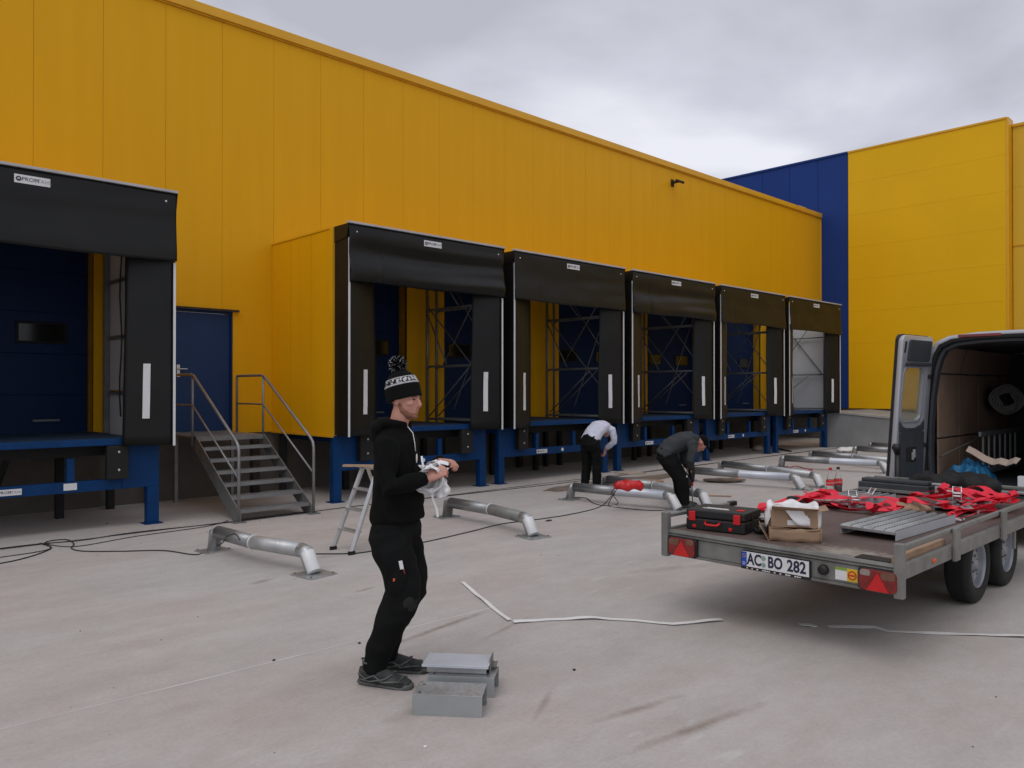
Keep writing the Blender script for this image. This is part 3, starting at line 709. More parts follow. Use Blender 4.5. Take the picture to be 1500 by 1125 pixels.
# ================================================================= stairs
st = thing('steel_stairs', 'grey galvanised steel stairs with handrails up to the blue door', 'stairs', (5.18, 11, 0))
xa, xb, Yb, Yt, Zp = 4.64, 5.72, 10.22, 11.75, 1.09
for xx in (xa, xb - 0.012):
    part(st, 'stringer', MB().prism([(Yb - 0.02, 0), (Yb + 0.2, 0), (Yt + 0.05, Zp - 0.17), (Yt + 0.05, Zp), (Yt - 0.05, Zp), (Yb - 0.02, 0.13)], 'X', xx, xx + 0.012), 'galv_dark', world=True)
for i in range(6):
    z = Zp * (i + 1) / 7; yy = Yb + 0.02 + (Yt - Yb) * i / 6.4
    mb = MB().box(xa + 0.013, xb - 0.013, yy, yy + 0.012, z - 0.04, z + 0.008).box(xa + 0.013, xb - 0.013, yy + 0.012, yy + 0.255, z - 0.012, z).box(xa + 0.013, xb - 0.013, yy + 0.243, yy + 0.255, z - 0.04, z - 0.012)
    tr = part(st, 'tread', mb, 'galv_dark', world=True)
mb = MB().box(xa, xb, Yt - 0.02, WY - 0.02, Zp - 0.02, Zp)
part(st, 'landing', mb, 'galv_dark', world=True)
part(st, 'landing_edge', MB().box(xa, xb, Yt - 0.035, Yt - 0.021, Zp - 0.07, Zp + 0.002), 'galv_matt', world=True)
for xx in (xa + 0.06, xb - 0.10): part(st, 'support_leg', MB().box(xx, xx + 0.05, 12.7, 12.75, 0, Zp - 0.03), 'galv_dark', world=True)
for xx in (xa - 0.02, xb + 0.02):
    hr = part(st, 'handrail', MB().tube([(xx, WY - 0.25, Zp - 0.1), (xx, WY - 0.25, 1.98), (xx, WY - 0.27, 2.02), (xx, 11.84, 2.02), (xx, 11.75, 2.00), (xx, 10.28, 1.09), (xx, 10.22, 1.03), (xx, 10.2, 0.95), (xx, 10.2, 0.0)], 0.021, 10, side=(1, 0, 0)), 'galv_dark', smooth=True, world=True)
    part(hr, 'mid_rail', MB().tube([(xx, WY - 0.25, 1.56), (xx, 11.79, 1.56), (xx, 10.22, 0.60)], 0.014, 8, side=(1, 0, 0)), 'galv_dark', smooth=True, world=True)
    part(hr, 'rail_post', MB().tube([(xx, 11.79, Zp - 0.15), (xx, 11.79, 2.02)], 0.019, 8, side=(1, 0, 0)), 'galv_dark', smooth=True, world=True)
    part(hr, 'foot_plate', MB().cbox((xx, 10.2, 0.006), (0.16, 0.14, 0.012)), 'galv_dark', world=True)

# ================================================================= wheel guides (bent galvanised pipes on the ground)
GUIDES = [ # far foot, near foot, label
    ((3.62, 8.66), (3.86, 6.85), 'galvanised wheel guide nearest the stairs, black cable over its far end'),
    ((6.95, 8.66), (6.78, 6.76), 'weathered galvanised wheel guide between the man in the hat and the men behind'),
    ((9.50, 8.66), (9.80, 6.75), 'galvanised wheel guide with cables over it at the grey-hooded man\'s boots'),
    ((10.75, 8.95), (10.30, 6.55), 'galvanised wheel guide with a red jacket lying on its far end'),
    ((13.10, 8.8), (13.42, 6.6), 'galvanised wheel guide right of the drilling man, nearer one of its pair'),
    ((14.75, 9.1), (13.95, 6.5), 'galvanised wheel guide right of the drilling man, farther one of its pair'),
    ((16.95, 8.87), (17.3, 6.6), 'galvanised wheel guide just behind the cola bottles, nearer one of its pair'),
    ((18.8, 9.05), (18.0, 6.6), 'galvanised wheel guide just behind the cola bottles, farther one of its pair'),
    ((21.2, 9.0), (21.5, 6.7), 'distant galvanised wheel guide left of the open van door, nearer one'),
    ((23.0, 9.3), (22.3, 6.9), 'most distant galvanised wheel guide left of the open van door')]
for gi, (a, b_, lab) in enumerate(GUIDES):
    A, B = Vector((*a, 0)), Vector((*b_, 0)); d = (B - A).normalized(); L_ = (B - A).length; n = Vector((-d.y, d.x, 0))
    t = thing('wheel_guide', lab, 'wheel guide', A, 0, 'galvanised wheel guides on the yard')
    bend = -0.07 if gi % 2 == 0 else 0.07; H = 0.215; r = 0.073
    mid = A + d * (L_ * 0.5) + n * bend + Vector((0, 0, H))
    p1 = A + d * 0.12 + Vector((0, 0, H)); p2 = B - d * 0.20 + Vector((0, 0, H))
    mm = 'galv_matt' if gi == 1 else 'galv'
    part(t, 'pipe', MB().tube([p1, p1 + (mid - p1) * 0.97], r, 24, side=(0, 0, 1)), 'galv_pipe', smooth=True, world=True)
    part(t, 'pipe', MB().tube([mid - (mid - p1) * 0.03, mid, p2], r - 0.001, 20, side=(0, 0, 1)), mm if gi in (1, 3) else ('galv_bright' if gi % 2 == 0 and gi > 1 else 'galv'), smooth=True, world=True)
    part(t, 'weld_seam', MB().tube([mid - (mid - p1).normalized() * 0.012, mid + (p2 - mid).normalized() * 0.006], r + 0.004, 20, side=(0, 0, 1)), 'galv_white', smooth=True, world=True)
    far = MB().tube([p1 + d * 0.012, p1 - d * 0.055 - Vector((0, 0, 0.008)), A + d * 0.03 + Vector((0, 0, 0.012))], r - 0.002, 20, side=n)
    part(t, 'far_foot', far, mm, smooth=True, world=True)
    ft = p2 + Vector((0, 0, 0))
    near = MB().tube([p2 - d * 0.012, p2 + d * 0.075 - Vector((0, 0, 0.006)), B - d * 0.0 + Vector((0, 0, 0.012))], r, 20, side=n)
    part(t, 'near_foot', near, 'galv', smooth=True, world=True)
    # bright shell painting the sky's reflection on top of the sloping end
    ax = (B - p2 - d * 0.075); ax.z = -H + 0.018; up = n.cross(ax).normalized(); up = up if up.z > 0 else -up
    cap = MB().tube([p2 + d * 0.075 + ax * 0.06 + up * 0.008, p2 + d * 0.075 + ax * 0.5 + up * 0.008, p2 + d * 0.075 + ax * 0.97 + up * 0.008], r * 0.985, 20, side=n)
    part(t, 'sky_sheen_shell', cap, 'galv_white', 0.003, True, world=True)
    rot = Matrix.Rotation(math.atan2(d.y, d.x), 3, 'Z')
    for c, sx in ((A + d * 0.02, 0.26), (B - d * 0.0, 0.32)):
        fp = part(t, 'foot_plate', MB().cbox(c + Vector((0, 0, 0.006)), (sx, 0.32, 0.012), rot), 'galv', 0.002, world=True)
        for e1, e2 in ((1, 1), (-1, 1), (1, -1), (-1, -1)):
            part(fp, 'bolt', MB().lathe([(0, 0.014), (0.013, 0.014), (0.013, 0)], c + rot @ Vector((e1 * sx * 0.4, e2 * 0.13, 0.012)), 'Z', 6), 'galv_matt', world=True)

# ================================================================= small things on the yard
def cable(name, pts, r, label, cat='cable', m='cable', z=None):
    P = [gp(*p) if len(p) == 2 else gp(p[0], p[1], p[2]) for p in pts]
    out = []
    for k in range(len(P) - 1):          # Catmull-Rom
        p0, p1, p2, p3 = P[max(k - 1, 0)], P[k], P[k + 1], P[min(k + 2, len(P) - 1)]
        for j in range(8):
            t = j / 8; out.append(0.5 * ((2 * p1) + (p2 - p0) * t + (2 * p0 - 5 * p1 + 4 * p2 - p3) * t * t + (3 * p1 - p0 - 3 * p2 + p3) * t ** 3))
    out.append(P[-1])
    r *= 0.72
    for q in out: q.z += r + 0.001
    return solo(name, MB().tube(out, r, 8, side=(0, 0, 1)), m, label, cat, smooth=True)
cable('power_cable', [(-40, 832), (0, 826), (30, 820), (60, 811), (76, 803), (66, 797), (74, 793), (98, 791), (109, 797), (106, 804), (125, 808), (180, 808), (240, 807), (285, 813), (303, 808), (325, 797, 0.10), (333, 787, 0.315), (345, 783, 0.32), (352, 792, 0.27)], 0.009, 'dark cable with two loops on the concrete, running onto the wheel guide near the stairs')
cable('power_cable', [(-40, 822), (0, 817), (60, 808), (75, 802), (60, 796), (110, 801), (200, 786), (300, 772), (335, 763)], 0.007, 'thinner dark cable running from the left edge to the foot of the stairs')
cable('power_cable', [(-40, 809), (0, 804), (60, 797), (120, 792), (200, 780), (350, 764), (520, 742), (700, 722), (840, 706), (960, 690), (1100, 672), (1190, 660)], 0.008, 'long dark cable lying along the joint in front of the docks')
cable('power_cable', [(462, 812), (520, 811), (560, 805), (620, 795), (690, 779), (735, 768), (790, 761), (840, 753), (878, 743), (893, 730), (899, 722), (905, 714, 0.2), (900, 708, 0.33), (890, 712, 0.32)], 0.009, 'dark cable from the first wheel guide past the stepladder to the men behind')
cable('power_cable', [(838, 729), (858, 730), (868, 737), (885, 741), (905, 738, 0.02), (896, 722, 0.32), (905, 714, 0.33), (893, 735, .1), (893, 742), (915, 745), (950, 748), (988, 748)], 0.009, 'dark drill cable looping over the wheel guide to the drilling man')
cable('power_cable', [(1010, 735, .25), (1018, 740, .1), (1013, 746), (1000, 748), (990, 750)], 0.008, 'short black drill cable at the boots of the drilling man')
cable('red_hose', [(1150, 688), (1165, 683), (1180, 687), (1190, 689), (1170, 691), (1155, 690)], 0.012, 'thin red hose lying between the far wheel guides', 'hose', 'red')
def tape(pts, label, w=0.05):
    P = [gp(*p) for p in pts]; out = []
    for k in range(len(P) - 1):
        for j in range(8):
            t = j / 8; q = P[k].lerp(P[k + 1], t); q.z = 0.007 + 0.02 * max(0, noise.noise(q * 2.3)) ; out.append(q)
    wd = [Vector((-(b - a).y, (b - a).x, 0.25 * noise.noise(a * 3) * (b - a).length)) for a, b in zip(out, out[1:])]; wd.append(wd[-1])
    return solo('white_strap', MB().ribbon(out, w, 0.003, wd), 'tape', label, 'plastic strap')
tape([(678, 853), (700, 873), (725, 893), (750, 912)], 'straight pale strap on the concrete right of the standing man', 0.035)
tape([(752, 912), (800, 908), (870, 906), (930, 909), (985, 915), (1020, 912), (1062, 908)], 'flat pale strap on the concrete, in front of the trailer, left piece')
tape([(1172, 917), (1184, 916), (1196, 919)], 'tiny curled white strap end on the concrete', 0.06)
tape([(1212, 918), (1280, 919), (1300, 925), (1370, 928), (1440, 930), (1520, 934)], 'flat pale strap on the concrete running out of the right edge of the photo')
def board(px0, py0, px1, py1, w, th, m, label, z=0.0, cat='board', name='wooden_board'):
    a, b_ = gp(px0, py0), gp(px1, py1); d = (b_ - a); L_ = d.length; rot = Matrix.Rotation(math.atan2(d.y, d.x), 3, 'Z')
    mb = MB().cbox(((a + b_) / 2) + Vector((0, 0, th / 2 + z + 0.005)), (L_, w, th), rot); return solo(name, mb, m, label, cat, bev=0.003)
board(903, 704, 972, 706, 0.09, 0.03, 'wood', 'pale wooden board on the dirt between the two bent men')
board(1033, 704, 1047, 706, 0.12, 0.04, 'wood', 'short pale wooden offcut right of the drill')
board(1038, 727, 1071, 728, 0.03, 0.02, 'wood', 'thin wooden lath on the concrete behind the trailer corner')
board(1136, 657, 1158, 662, 0.08, 0.03, 'groove', 'dark board lying by the blue legs under the far docks')
board(1112, 690, 1150, 686, 0.06, 0.04, 'groove', 'dark bar between the far wheel guides')
board(910, 694, 935, 692, 0.5, 0.01, 'beige_cloth', 'pale sheet on the dirt patch left of the drilling man', name='sheet', cat='sheet')
def lump(name, c, r, m, label, cat, amp=0.02, sc=8, seed=0, rz=0, voxel=0.012):
    rot = Matrix.Rotation(rz, 3, 'Z'); mb = MB().ell((0, 0, r[2] * 0.4), r, nu=20, nv=12)
    for v in mb.v:
        if v.z < 0: v.z *= 0.1
    o = organic(mb, name, m, voxel, 2, amp, sc, seed=seed)
    lo = min((v.co.z for v in o.data.vertices))
    o.location = Vector(c) - Vector((0, 0, lo)); o.rotation_euler = (0, 0, rz); o['label'] = label; o['category'] = cat; return o
gB = gp(921, 712); 
lump('red_jacket', gp(921, 719, 0.30), (0.21, 0.10, 0.085), 'red', 'red jacket dropped over the far end of a wheel guide', 'jacket', 0.028, 6, 1, -0.75)
lump('sack_and_shade', gp(1062, 706), (0.42, 0.16, 0.035), 'dirt', 'flat olive brown sack with the shade around it beside a wheel guide right of the drilling man', 'sack', 0.02, 4, 2, -0.7)  # brown lump: shade around the sack is built into its shape and colour
lump('orange_cloth', gp(1075, 706) + Vector((0, 0, 0.02)), (0.13, 0.06, 0.03), 'orange', 'small orange cloth on the olive sack', 'cloth', 0.01, 10, 3, -0.6)
lump('white_rubble', gp(1240, 662), (0.4, 0.2, 0.06), 'tape', 'pale rubble bag far back at the foot of the concrete ramp', 'bag', 0.03, 6, 4)
lump('orange_strap', gp(1212, 666), (0.35, 0.08, 0.03), 'orange', 'orange red strap bundle on the ground near the concrete ramp', 'strap', 0.015, 8, 5)
lump('pale_block', gp(1110, 660), (0.2, 0.12, 0.09), 'conc_light', 'pale stone block by the blue legs of the far docks', 'stone', 0.01, 5, 6)
for k, (px, py, lab) in enumerate([(157, 767, 'two dark crumbs'), (585, 938, 'dark pebble right of the man\'s shoes'), (623, 1093, 'small pale chip near the lower edge'), (402, 967, 'tiny dark stone left of the man'), (804, 763, 'dark metal piece beside the weathered wheel guide'), (841, 981, 'tiny dark pebble right of the steel profiles'), (527, 942, 'small stone left of the man\'s heel'), (405, 758, 'white scrap of paper under the stairs')]):
    lump('pebble', gp(px, py), (0.012, 0.009, 0.006) if k != 4 else (0.06, 0.02, 0.012), 'tape' if k in (2, 7) else 'groove', lab if k else 'dark crumb of dirt in front of the blue dock leg', 'pebble', 0.002, 30, k, voxel=0.004)

# stepladder
tl = thing('stepladder', 'small aluminium stepladder just left of the standing man', 'stepladder', (4.62, 7.58, 0))
def P3(u, v, w): return Vector((4.62 + u, 7.58 + v, w))
for yy, yt in ((-0.19, -0.15), (0.19, 0.15)):
    s_ = part(tl, 'stile', MB().tube([P3(0, yy, 0.02), P3(0.36, yt, 0.9)], [(0.032, 0.012)] * 2, 4, side=(1, 0, 0)), 'alu', world=True)
    part(s_, 'rubber_foot', MB().cbox(P3(0, yy, 0.02), (0.08, 0.035, 0.04)), 'rubber', 0.006, world=True)
    s_ = part(tl, 'back_leg', MB().tube([P3(0.80, yy, 0.02), P3(0.42, yt, 0.9)], [(0.022, 0.010)] * 2, 4, side=(1, 0, 0)), 'alu', world=True)
    part(s_, 'rubber_foot', MB().cbox(P3(0.80, yy, 0.02), (0.06, 0.03, 0.04)), 'rubber', 0.006, world=True)
for k in range(3):
    zz = 0.23 + 0.22 * k; part(tl, 'step', MB().cbox(P3(0.36 * (zz - 0.02) / 0.88 + 0.01, 0, zz), (0.09, 0.36 - 0.03 * k, 0.02)), 'alu', 0.003, world=True)
part(tl, 'top_platform', MB().cbox(P3(0.39, 0, 0.905), (0.16, 0.34, 0.02)), 'alu', 0.004, world=True)
part(tl, 'back_brace', MB().cbox(P3(0.62, 0, 0.42), (0.02, 0.30, 0.02)), 'alu', world=True)
solo('wooden_board', MB().cbox(P3(0.37, 0.02, 0.927), (0.62, 0.06, 0.024), Matrix.Rotation(R(-48), 3, 'Z')), 'wood', 'wooden slat lying on top of the stepladder', 'slat', bev=0.003)

# galvanised steel profiles in the foreground
def profile(a, b_, depth, h, z0, label, th=0.004, lid=False, tilt=0.0):
    A, B = Vector((*a, 0)), Vector((*b_, 0)); d = (B - A).normalized(); L_ = (B - A).length
    t = thing('steel_profile', label, 'steel profile', (A.x, A.y, z0), math.atan2(d.y, d.x), 'galvanised steel profiles in the foreground')
    if not lid:
        part(t, 'web', MB().box(0, L_, 0.0, depth, h - th, h), 'galv', 0.0015)
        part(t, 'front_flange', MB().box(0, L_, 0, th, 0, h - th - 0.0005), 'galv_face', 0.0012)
        part(t, 'back_flange', MB().box(0, L_, depth - th, depth, 0, h - th - 0.0005), 'galv', 0.0012)
        part(t, 'lip', MB().box(0, L_, th + 0.0005, 0.03, 0.001, th).box(0, L_, depth - 0.03, depth - th - 0.0005, 0.001, th), 'galv', 0.0008)
        for px, py in ((0.035, 0.035), (0.035, depth - 0.05)): part(t, 'bolt_hole', MB().lathe([(0.008, 0.0), (0.008, 0.0012), (0, 0.0012)], (px, py, h), 'Z', 12), 'groove')
    else:
        part(t, 'web', MB().box(0, L_, 0, depth, h - th, h), 'galv_bright', 0.0015)
        part(t, 'front_lip', MB().box(0, L_, 0, th, h - 0.014, h - th - 0.0005), 'galv_bright', 0.001)
        part(t, 'back_flange', MB().box(0, L_, depth - th, depth, 0, h - th - 0.0005), 'galv', 0.001)
        part(t, 'spacer', MB().box(0.02, L_ - 0.02, 0.05, 0.055, 0, h - th - 0.0005), 'galv', 0.001)
        part(t, 'end_tab', MB().box(L_ + 0.001, L_ + 0.03, depth * 0.55, depth, 0.02, 0.024).box(L_ - 0.004, L_, depth * 0.3, depth, 0.0, h + 0.02), 'galv_matt', 0.0008)
        t.rotation_euler = (tilt, 0, t.rotation_euler.z)
    return t
profile((2.595, 3.53), (2.85, 3.235), 0.20, 0.115, 0.0, 'front galvanised steel profile, nearest the lower edge, with two bolt holes')
profile((2.83, 3.70), (3.085, 3.395), 0.20, 0.115, 0.0, 'rear galvanised steel profile standing on the concrete beneath the bright one')
profile((2.81, 3.73), (3.065, 3.425), 0.215, 0.06, 0.117, 'bright galvanised steel tray resting on the rear profile', lid=True)

# ================================================================= people
def hand(mb, wrist, d, nrm, curls, ts, s=1.0):
    wrist, d, nrm = Vector(wrist), Vector(d).normalized(), Vector(nrm); nrm = (nrm - d * nrm.dot(d)).normalized(); sd_ = d.cross(nrm)
    mb.tube([wrist - d * 0.03 * s, wrist, wrist + d * 0.045 * s, wrist + d * 0.09 * s], [(0.026 * s, 0.02 * s), (0.028 * s, 0.019 * s), (0.040 * s, 0.017 * s), (0.040 * s, 0.013 * s)], 14, side=sd_)
    for k in range(4):
        o = (k - 1.5) * 0.0205 * s; c = curls[k] if isinstance(curls, (list, tuple)) else curls
        p = wrist + d * (0.085 - 0.004 * abs(k - 1.2)) * s + sd_ * o * -ts; pts = [p - d * 0.02 * s, p]; ang = c * 0.5
        for j, L_ in enumerate((0.042, 0.028, 0.022)):
            L_ *= (0.95, 1.05, 1.0, 0.8)[k] * s; p = p + (d * math.cos(ang) + nrm * math.sin(ang)) * L_; pts.append(p); ang += c
        mb.tube(pts, [0.0095 * s, 0.0095 * s, 0.009 * s, 0.0085 * s, 0.006 * s], 8, side=sd_)
    b_ = wrist + d * 0.02 * s + sd_ * ts * 0.022 * s
    q = b_ + (d * 0.7 + sd_ * ts * 0.7 + nrm * 0.35).normalized() * 0.045 * s; q2 = q + (d * 0.85 + sd_ * ts * 0.2 + nrm * 0.5).normalized() * 0.033 * s
    mb.tube([b_, q, q2], [0.014 * s, 0.0115 * s, 0.008 * s], 8, side=nrm)
def head(mb, c, rot, s=1.0):
    T = lambda x, y, z: Vector(c) + rot @ Vector((x * s, y * s, z * s))
    E = lambda p, r, a=0: mb.ell(T(*p), [q * s for q in r], rot @ Matrix.Rotation(a, 3, 'Y'), 20, 14)
    E((-0.012, 0, 0.03), (0.094, 0.075, 0.10)); E((0.028, 0, -0.02), (0.064, 0.062, 0.092)); E((0.035, 0, -0.078), (0.052, 0.047, 0.036), 0.25)
    E((0.072, 0, -0.098), (0.020, 0.022, 0.017)); E((0.074, 0, 0.030), (0.022, 0.054, 0.014))
    for y in (-1, 1):
        E((0.058, y * 0.040, -0.018), (0.028, 0.022, 0.020)); E((-0.012, y * 0.076, -0.008), (0.018, 0.009, 0.031), -0.2); E((0.076, y * 0.029, 0.004), (0.013, 0.014, 0.009))
    mb.tube([T(0.086, 0, 0.022), T(0.098, 0, 0.0), T(0.113, 0, -0.026), T(0.104, 0, -0.036), T(0.085, 0, -0.040)], [(0.009 * s, 0.008 * s), (0.010 * s, 0.010 * s), (0.015 * s, 0.012 * s), (0.015 * s, 0.008 * s), (0.008 * s, 0.005 * s)], 10, side=rot @ Vector((0, 1, 0)))
    E((0.086, 0, -0.055), (0.013, 0.024, 0.0065)); E((0.083, 0, -0.068), (0.013, 0.021, 0.0075))
    return T

# ---- standing man in black with a pompom hat
man = thing('person', 'man in black hoodie and pompom hat standing with white plastic straps in his hands', 'person', gp(577, 993), YAW - R(90) - R(10))
lean = Matrix.Identity(3)
bm_ = MB()
hrot = Matrix.Rotation(R(-20), 3, 'Z') @ Matrix.Rotation(R(4), 3, 'Y')
T = head(bm_, (0.078, 0, 1.735), hrot, 1.0)
bm_.tube([(0.02, 0, 1.50), (0.03, 0, 1.58), (0.055, 0, 1.67), (0.06, 0, 1.72)], [(0.075, 0.07), (0.058, 0.06), (0.055, 0.06), (0.05, 0.055)], 18)
bm_.tube([(0.03, 0, 0.9), (0.02, 0, 1.1), (0.015, 0, 1.3), (0.01, 0, 1.46), (0.015, 0, 1.54)], [(0.13, 0.09), (0.13, 0.09), (0.15, 0.09), (0.15, 0.08), (0.06, 0.06)], 20)
RW, LW = Vector((0.245, -0.125, 1.262)), Vector((0.285, 0.08, 1.345))
RE, LE = Vector((0.055, -0.25, 1.215)), Vector((0.085, 0.25, 1.225))
RS, LS = Vector((0.015, -0.175, 1.455)), Vector((0.015, 0.175, 1.455))
for s0, e0, w0 in ((RS, RE, RW), (LS, LE, LW)):
    bm_.tube([s0 * 0.6 + Vector((0, 0, 1.455 * 0.4)), s0, e0, w0], [0.05, 0.05, 0.036, 0.024], 12, side=(0, 0, 1))
hand(bm_, RW + Vector((0.01, 0.01, 0)), (0.75, 0.45, 0.45), (-0.1, 0.75, -0.5), [0.75, 0.8, 0.85, 0.9], 1)
hand(bm_, LW + Vector((0.005, -0.01, 0.005)), (0.95, -0.35, 0.0), (0.05, -0.3, -0.95), [1.25, 1.2, 1.15, 1.1], 1, 0.95)
for y, kn, an in ((-0.095, (0.10, -0.1, 0.56), (-0.08, -0.10, 0.12)), (0.095, (0.08, 0.09, 0.56), (-0.085, 0.11, 0.10))):
    bm_.tube([(0.02, y, 0.95), (0.04, y, 0.75), kn, ((kn[0] + an[0]) / 2 - 0.03, kn[1], 0.34), an], [0.08, 0.075, 0.055, 0.05, 0.035], 12)
organic(bm_, 'body', 'skin', 0.0055, 3, 0, 1, parent=man, amp2=0.0008, sc2=60)
# face details
fc = MB()
for y in (-1, 1): fc.ell(T(0.086, y * 0.031, 0.008), (0.007, 0.013, 0.0045), hrot, 10, 6)
part(man, 'eyes', fc, 'eye', smooth=True)
fb = MB()
for y in (-1, 1): fb.tube([T(0.093, y * 0.014, 0.024), T(0.094, y * 0.03, 0.028), T(0.082, y * 0.052, 0.022)], [(0.003, 0.004)] * 3, 6)
part(man, 'eyebrows', fb, 'brow', smooth=True)
bd = MB()
bd.ell(T(0.036, 0, -0.082), (0.054, 0.049, 0.038), hrot @ Matrix.Rotation(0.25, 3, 'Y'), 20, 14).ell(T(0.074, 0, -0.100), (0.0215, 0.024, 0.0165), hrot)
for y in (-1, 1): bd.tube([T(-0.002, y * 0.062, -0.03), T(0.018, y * 0.058, -0.06), T(0.05, y * 0.039, -0.08)], [(0.006, 0.010), (0.007, 0.02), (0.009, 0.024)], 10, side=(0, 1, 0))
bd.tube([T(0.094, -0.018, -0.052), T(0.0985, 0, -0.0475), T(0.094, 0.018, -0.052)], [(0.003, 0.004)] * 3, 8)
organic(bd, 'beard', 'beard', 0.005, 2, parent=man, amp2=0.0018, sc2=90)
lp = MB().ell(T(0.0945, 0, -0.0615), (0.006, 0.018, 0.0035), hrot, 12, 6)
lipm = mat('lips', (0.42, 0.15, 0.13), 0.5); M['lips'] = lipm
part(man, 'lips', lp, 'lips', smooth=True)
# hoodie
hd = MB()
hd.tube([(0.025, 0, 0.985), (0.022, 0, 1.01), (0.02, 0, 1.10), (0.018, 0, 1.22), (0.016, 0, 1.36), (0.014, 0, 1.47), (0.014, 0, 1.535), (0.024, 0, 1.585)], [(0.172, 0.158), (0.186, 0.165), (0.18, 0.145), (0.178, 0.132), (0.188, 0.128), (0.185, 0.118), (0.12, 0.095), (0.085, 0.082)], 28)
for s0, e0, w0 in ((RS, RE, RW), (LS, LE, LW)):
    m1 = s0.lerp(e0, 0.5) + Vector((-0.012, 0, 0)); m2 = e0.lerp(w0, 0.5)
    hd.tube([s0 * 0.5 + Vector((0, 0, 0.72)), s0, m1, e0, m2, w0 - (w0 - e0).normalized() * 0.04, w0], [0.075, 0.078, 0.066, 0.060, 0.053, 0.043, 0.038], 16, side=(0, 0, 1))
hd.ell((-0.068, 0, 1.565), (0.075, 0.115, 0.055), Matrix.Rotation(R(-25), 3, 'Y')).ell((-0.095, 0, 1.51), (0.05, 0.09, 0.075))
hd.tube([(0.085, 0.02, 1.575), (0.05, 0.08, 1.585), (-0.02, 0.10, 1.59), (-0.07, 0.06, 1.60), (-0.085, 0, 1.60), (-0.07, -0.06, 1.60), (-0.02, -0.10, 1.59), (0.05, -0.08, 1.585), (0.085, -0.02, 1.575)], 0.024, 12, side=(0, 0, 1))
hd.ell((0.14, 0, 1.12), (0.04, 0.12, 0.06))
organic(hd, 'hoodie', 'hoodie', 0.008, 3, 0.009, 6, (1, 1, 0.8), parent=man, seed=3)
ds = MB()
for y in (-0.035,): ds.tube([(0.10, y, 1.57), (0.135, y * 1.1, 1.53), (0.148, y * 1.2, 1.47), (0.153, y * 1.2, 1.40 - y * 0.5)], 0.0025, 6)
ds.ell((0.16, -0.04, 1.375), (0.006, 0.006, 0.03), nu=8, nv=6)
part(man, 'drawstring', ds, 'tape', smooth=True)
# trousers
tr = MB()
tr.tube([(0.02, 0, 1.03), (0.018, 0, 0.96), (0.018, 0, 0.90), (0.02, 0, 0.84)], [(0.15, 0.125), (0.172, 0.142), (0.178, 0.15), (0.15, 0.12)], 24)
tr.tube([(0.005, -0.09, 0.92), (0.025, -0.095, 0.82), (0.065, -0.10, 0.70), (0.094, -0.10, 0.60), (0.09, -0.10, 0.54), (0.05, -0.10, 0.45), (-0.01, -0.105, 0.33), (-0.06, -0.105, 0.20), (-0.082, -0.105, 0.10), (-0.08, -0.105, 0.075)],
        [(0.095, 0.13), (0.098, 0.125), (0.092, 0.112), (0.085, 0.112), (0.084, 0.108), (0.082, 0.102), (0.078, 0.09), (0.072, 0.076), (0.068, 0.066), (0.066, 0.064)], 20)
tr.tube([(0.005, 0.09, 0.92), (0.03, 0.095, 0.82), (0.065, 0.09, 0.70), (0.085, 0.085, 0.60), (0.08, 0.085, 0.54), (0.035, 0.09, 0.45), (-0.03, 0.10, 0.33), (-0.07, 0.105, 0.20), (-0.085, 0.11, 0.10), (-0.085, 0.11, 0.08)],
        [(0.095, 0.13), (0.098, 0.12), (0.092, 0.108), (0.085, 0.105), (0.084, 0.1), (0.08, 0.092), (0.076, 0.083), (0.07, 0.072), (0.066, 0.064), (0.064, 0.06)], 20)
tr.ell((-0.055, -0.07, 0.90), (0.075, 0.085, 0.10)).ell((-0.055, 0.07, 0.90), (0.075, 0.085, 0.10))
organic(tr, 'trousers', 'trousers', 0.008, 2, 0.010, 6, (1, 1, 1.1), parent=man, seed=9)
organic(MB().ell((0.085, -0.180, 0.65), (0.055, 0.028, 0.095), Matrix.Rotation(R(12), 3, 'Y')), 'leg_pocket', 'trousers', 0.006, 2, 0.003, 14, parent=man)
organic(MB().ell((0.128, -0.11, 0.515), (0.062, 0.075, 0.095), Matrix.Rotation(R(28), 3, 'Y')), 'knee_pad', 'pad', 0.006, 3, 0.0015, 12, parent=man)
tools = MB().tube([(0.085, -0.215, 0.70), (0.09, -0.216, 0.78)], [(0.008, 0.008)] * 2, 8)
part(man, 'ruler', MB().cbox((0.115, -0.204, 0.755), (0.022, 0.006, 0.05), Matrix.Rotation(R(-12), 3, 'Y')), 'white')
part(man, 'pen', MB().tube([(0.135, -0.200, 0.70), (0.128, -0.202, 0.735)], 0.005, 8), 'lens_red', smooth=True)
part(man, 'pocket_tag', MB().cbox((0.072, -0.207, 0.665), (0.012, 0.004, 0.018)), 'orange')
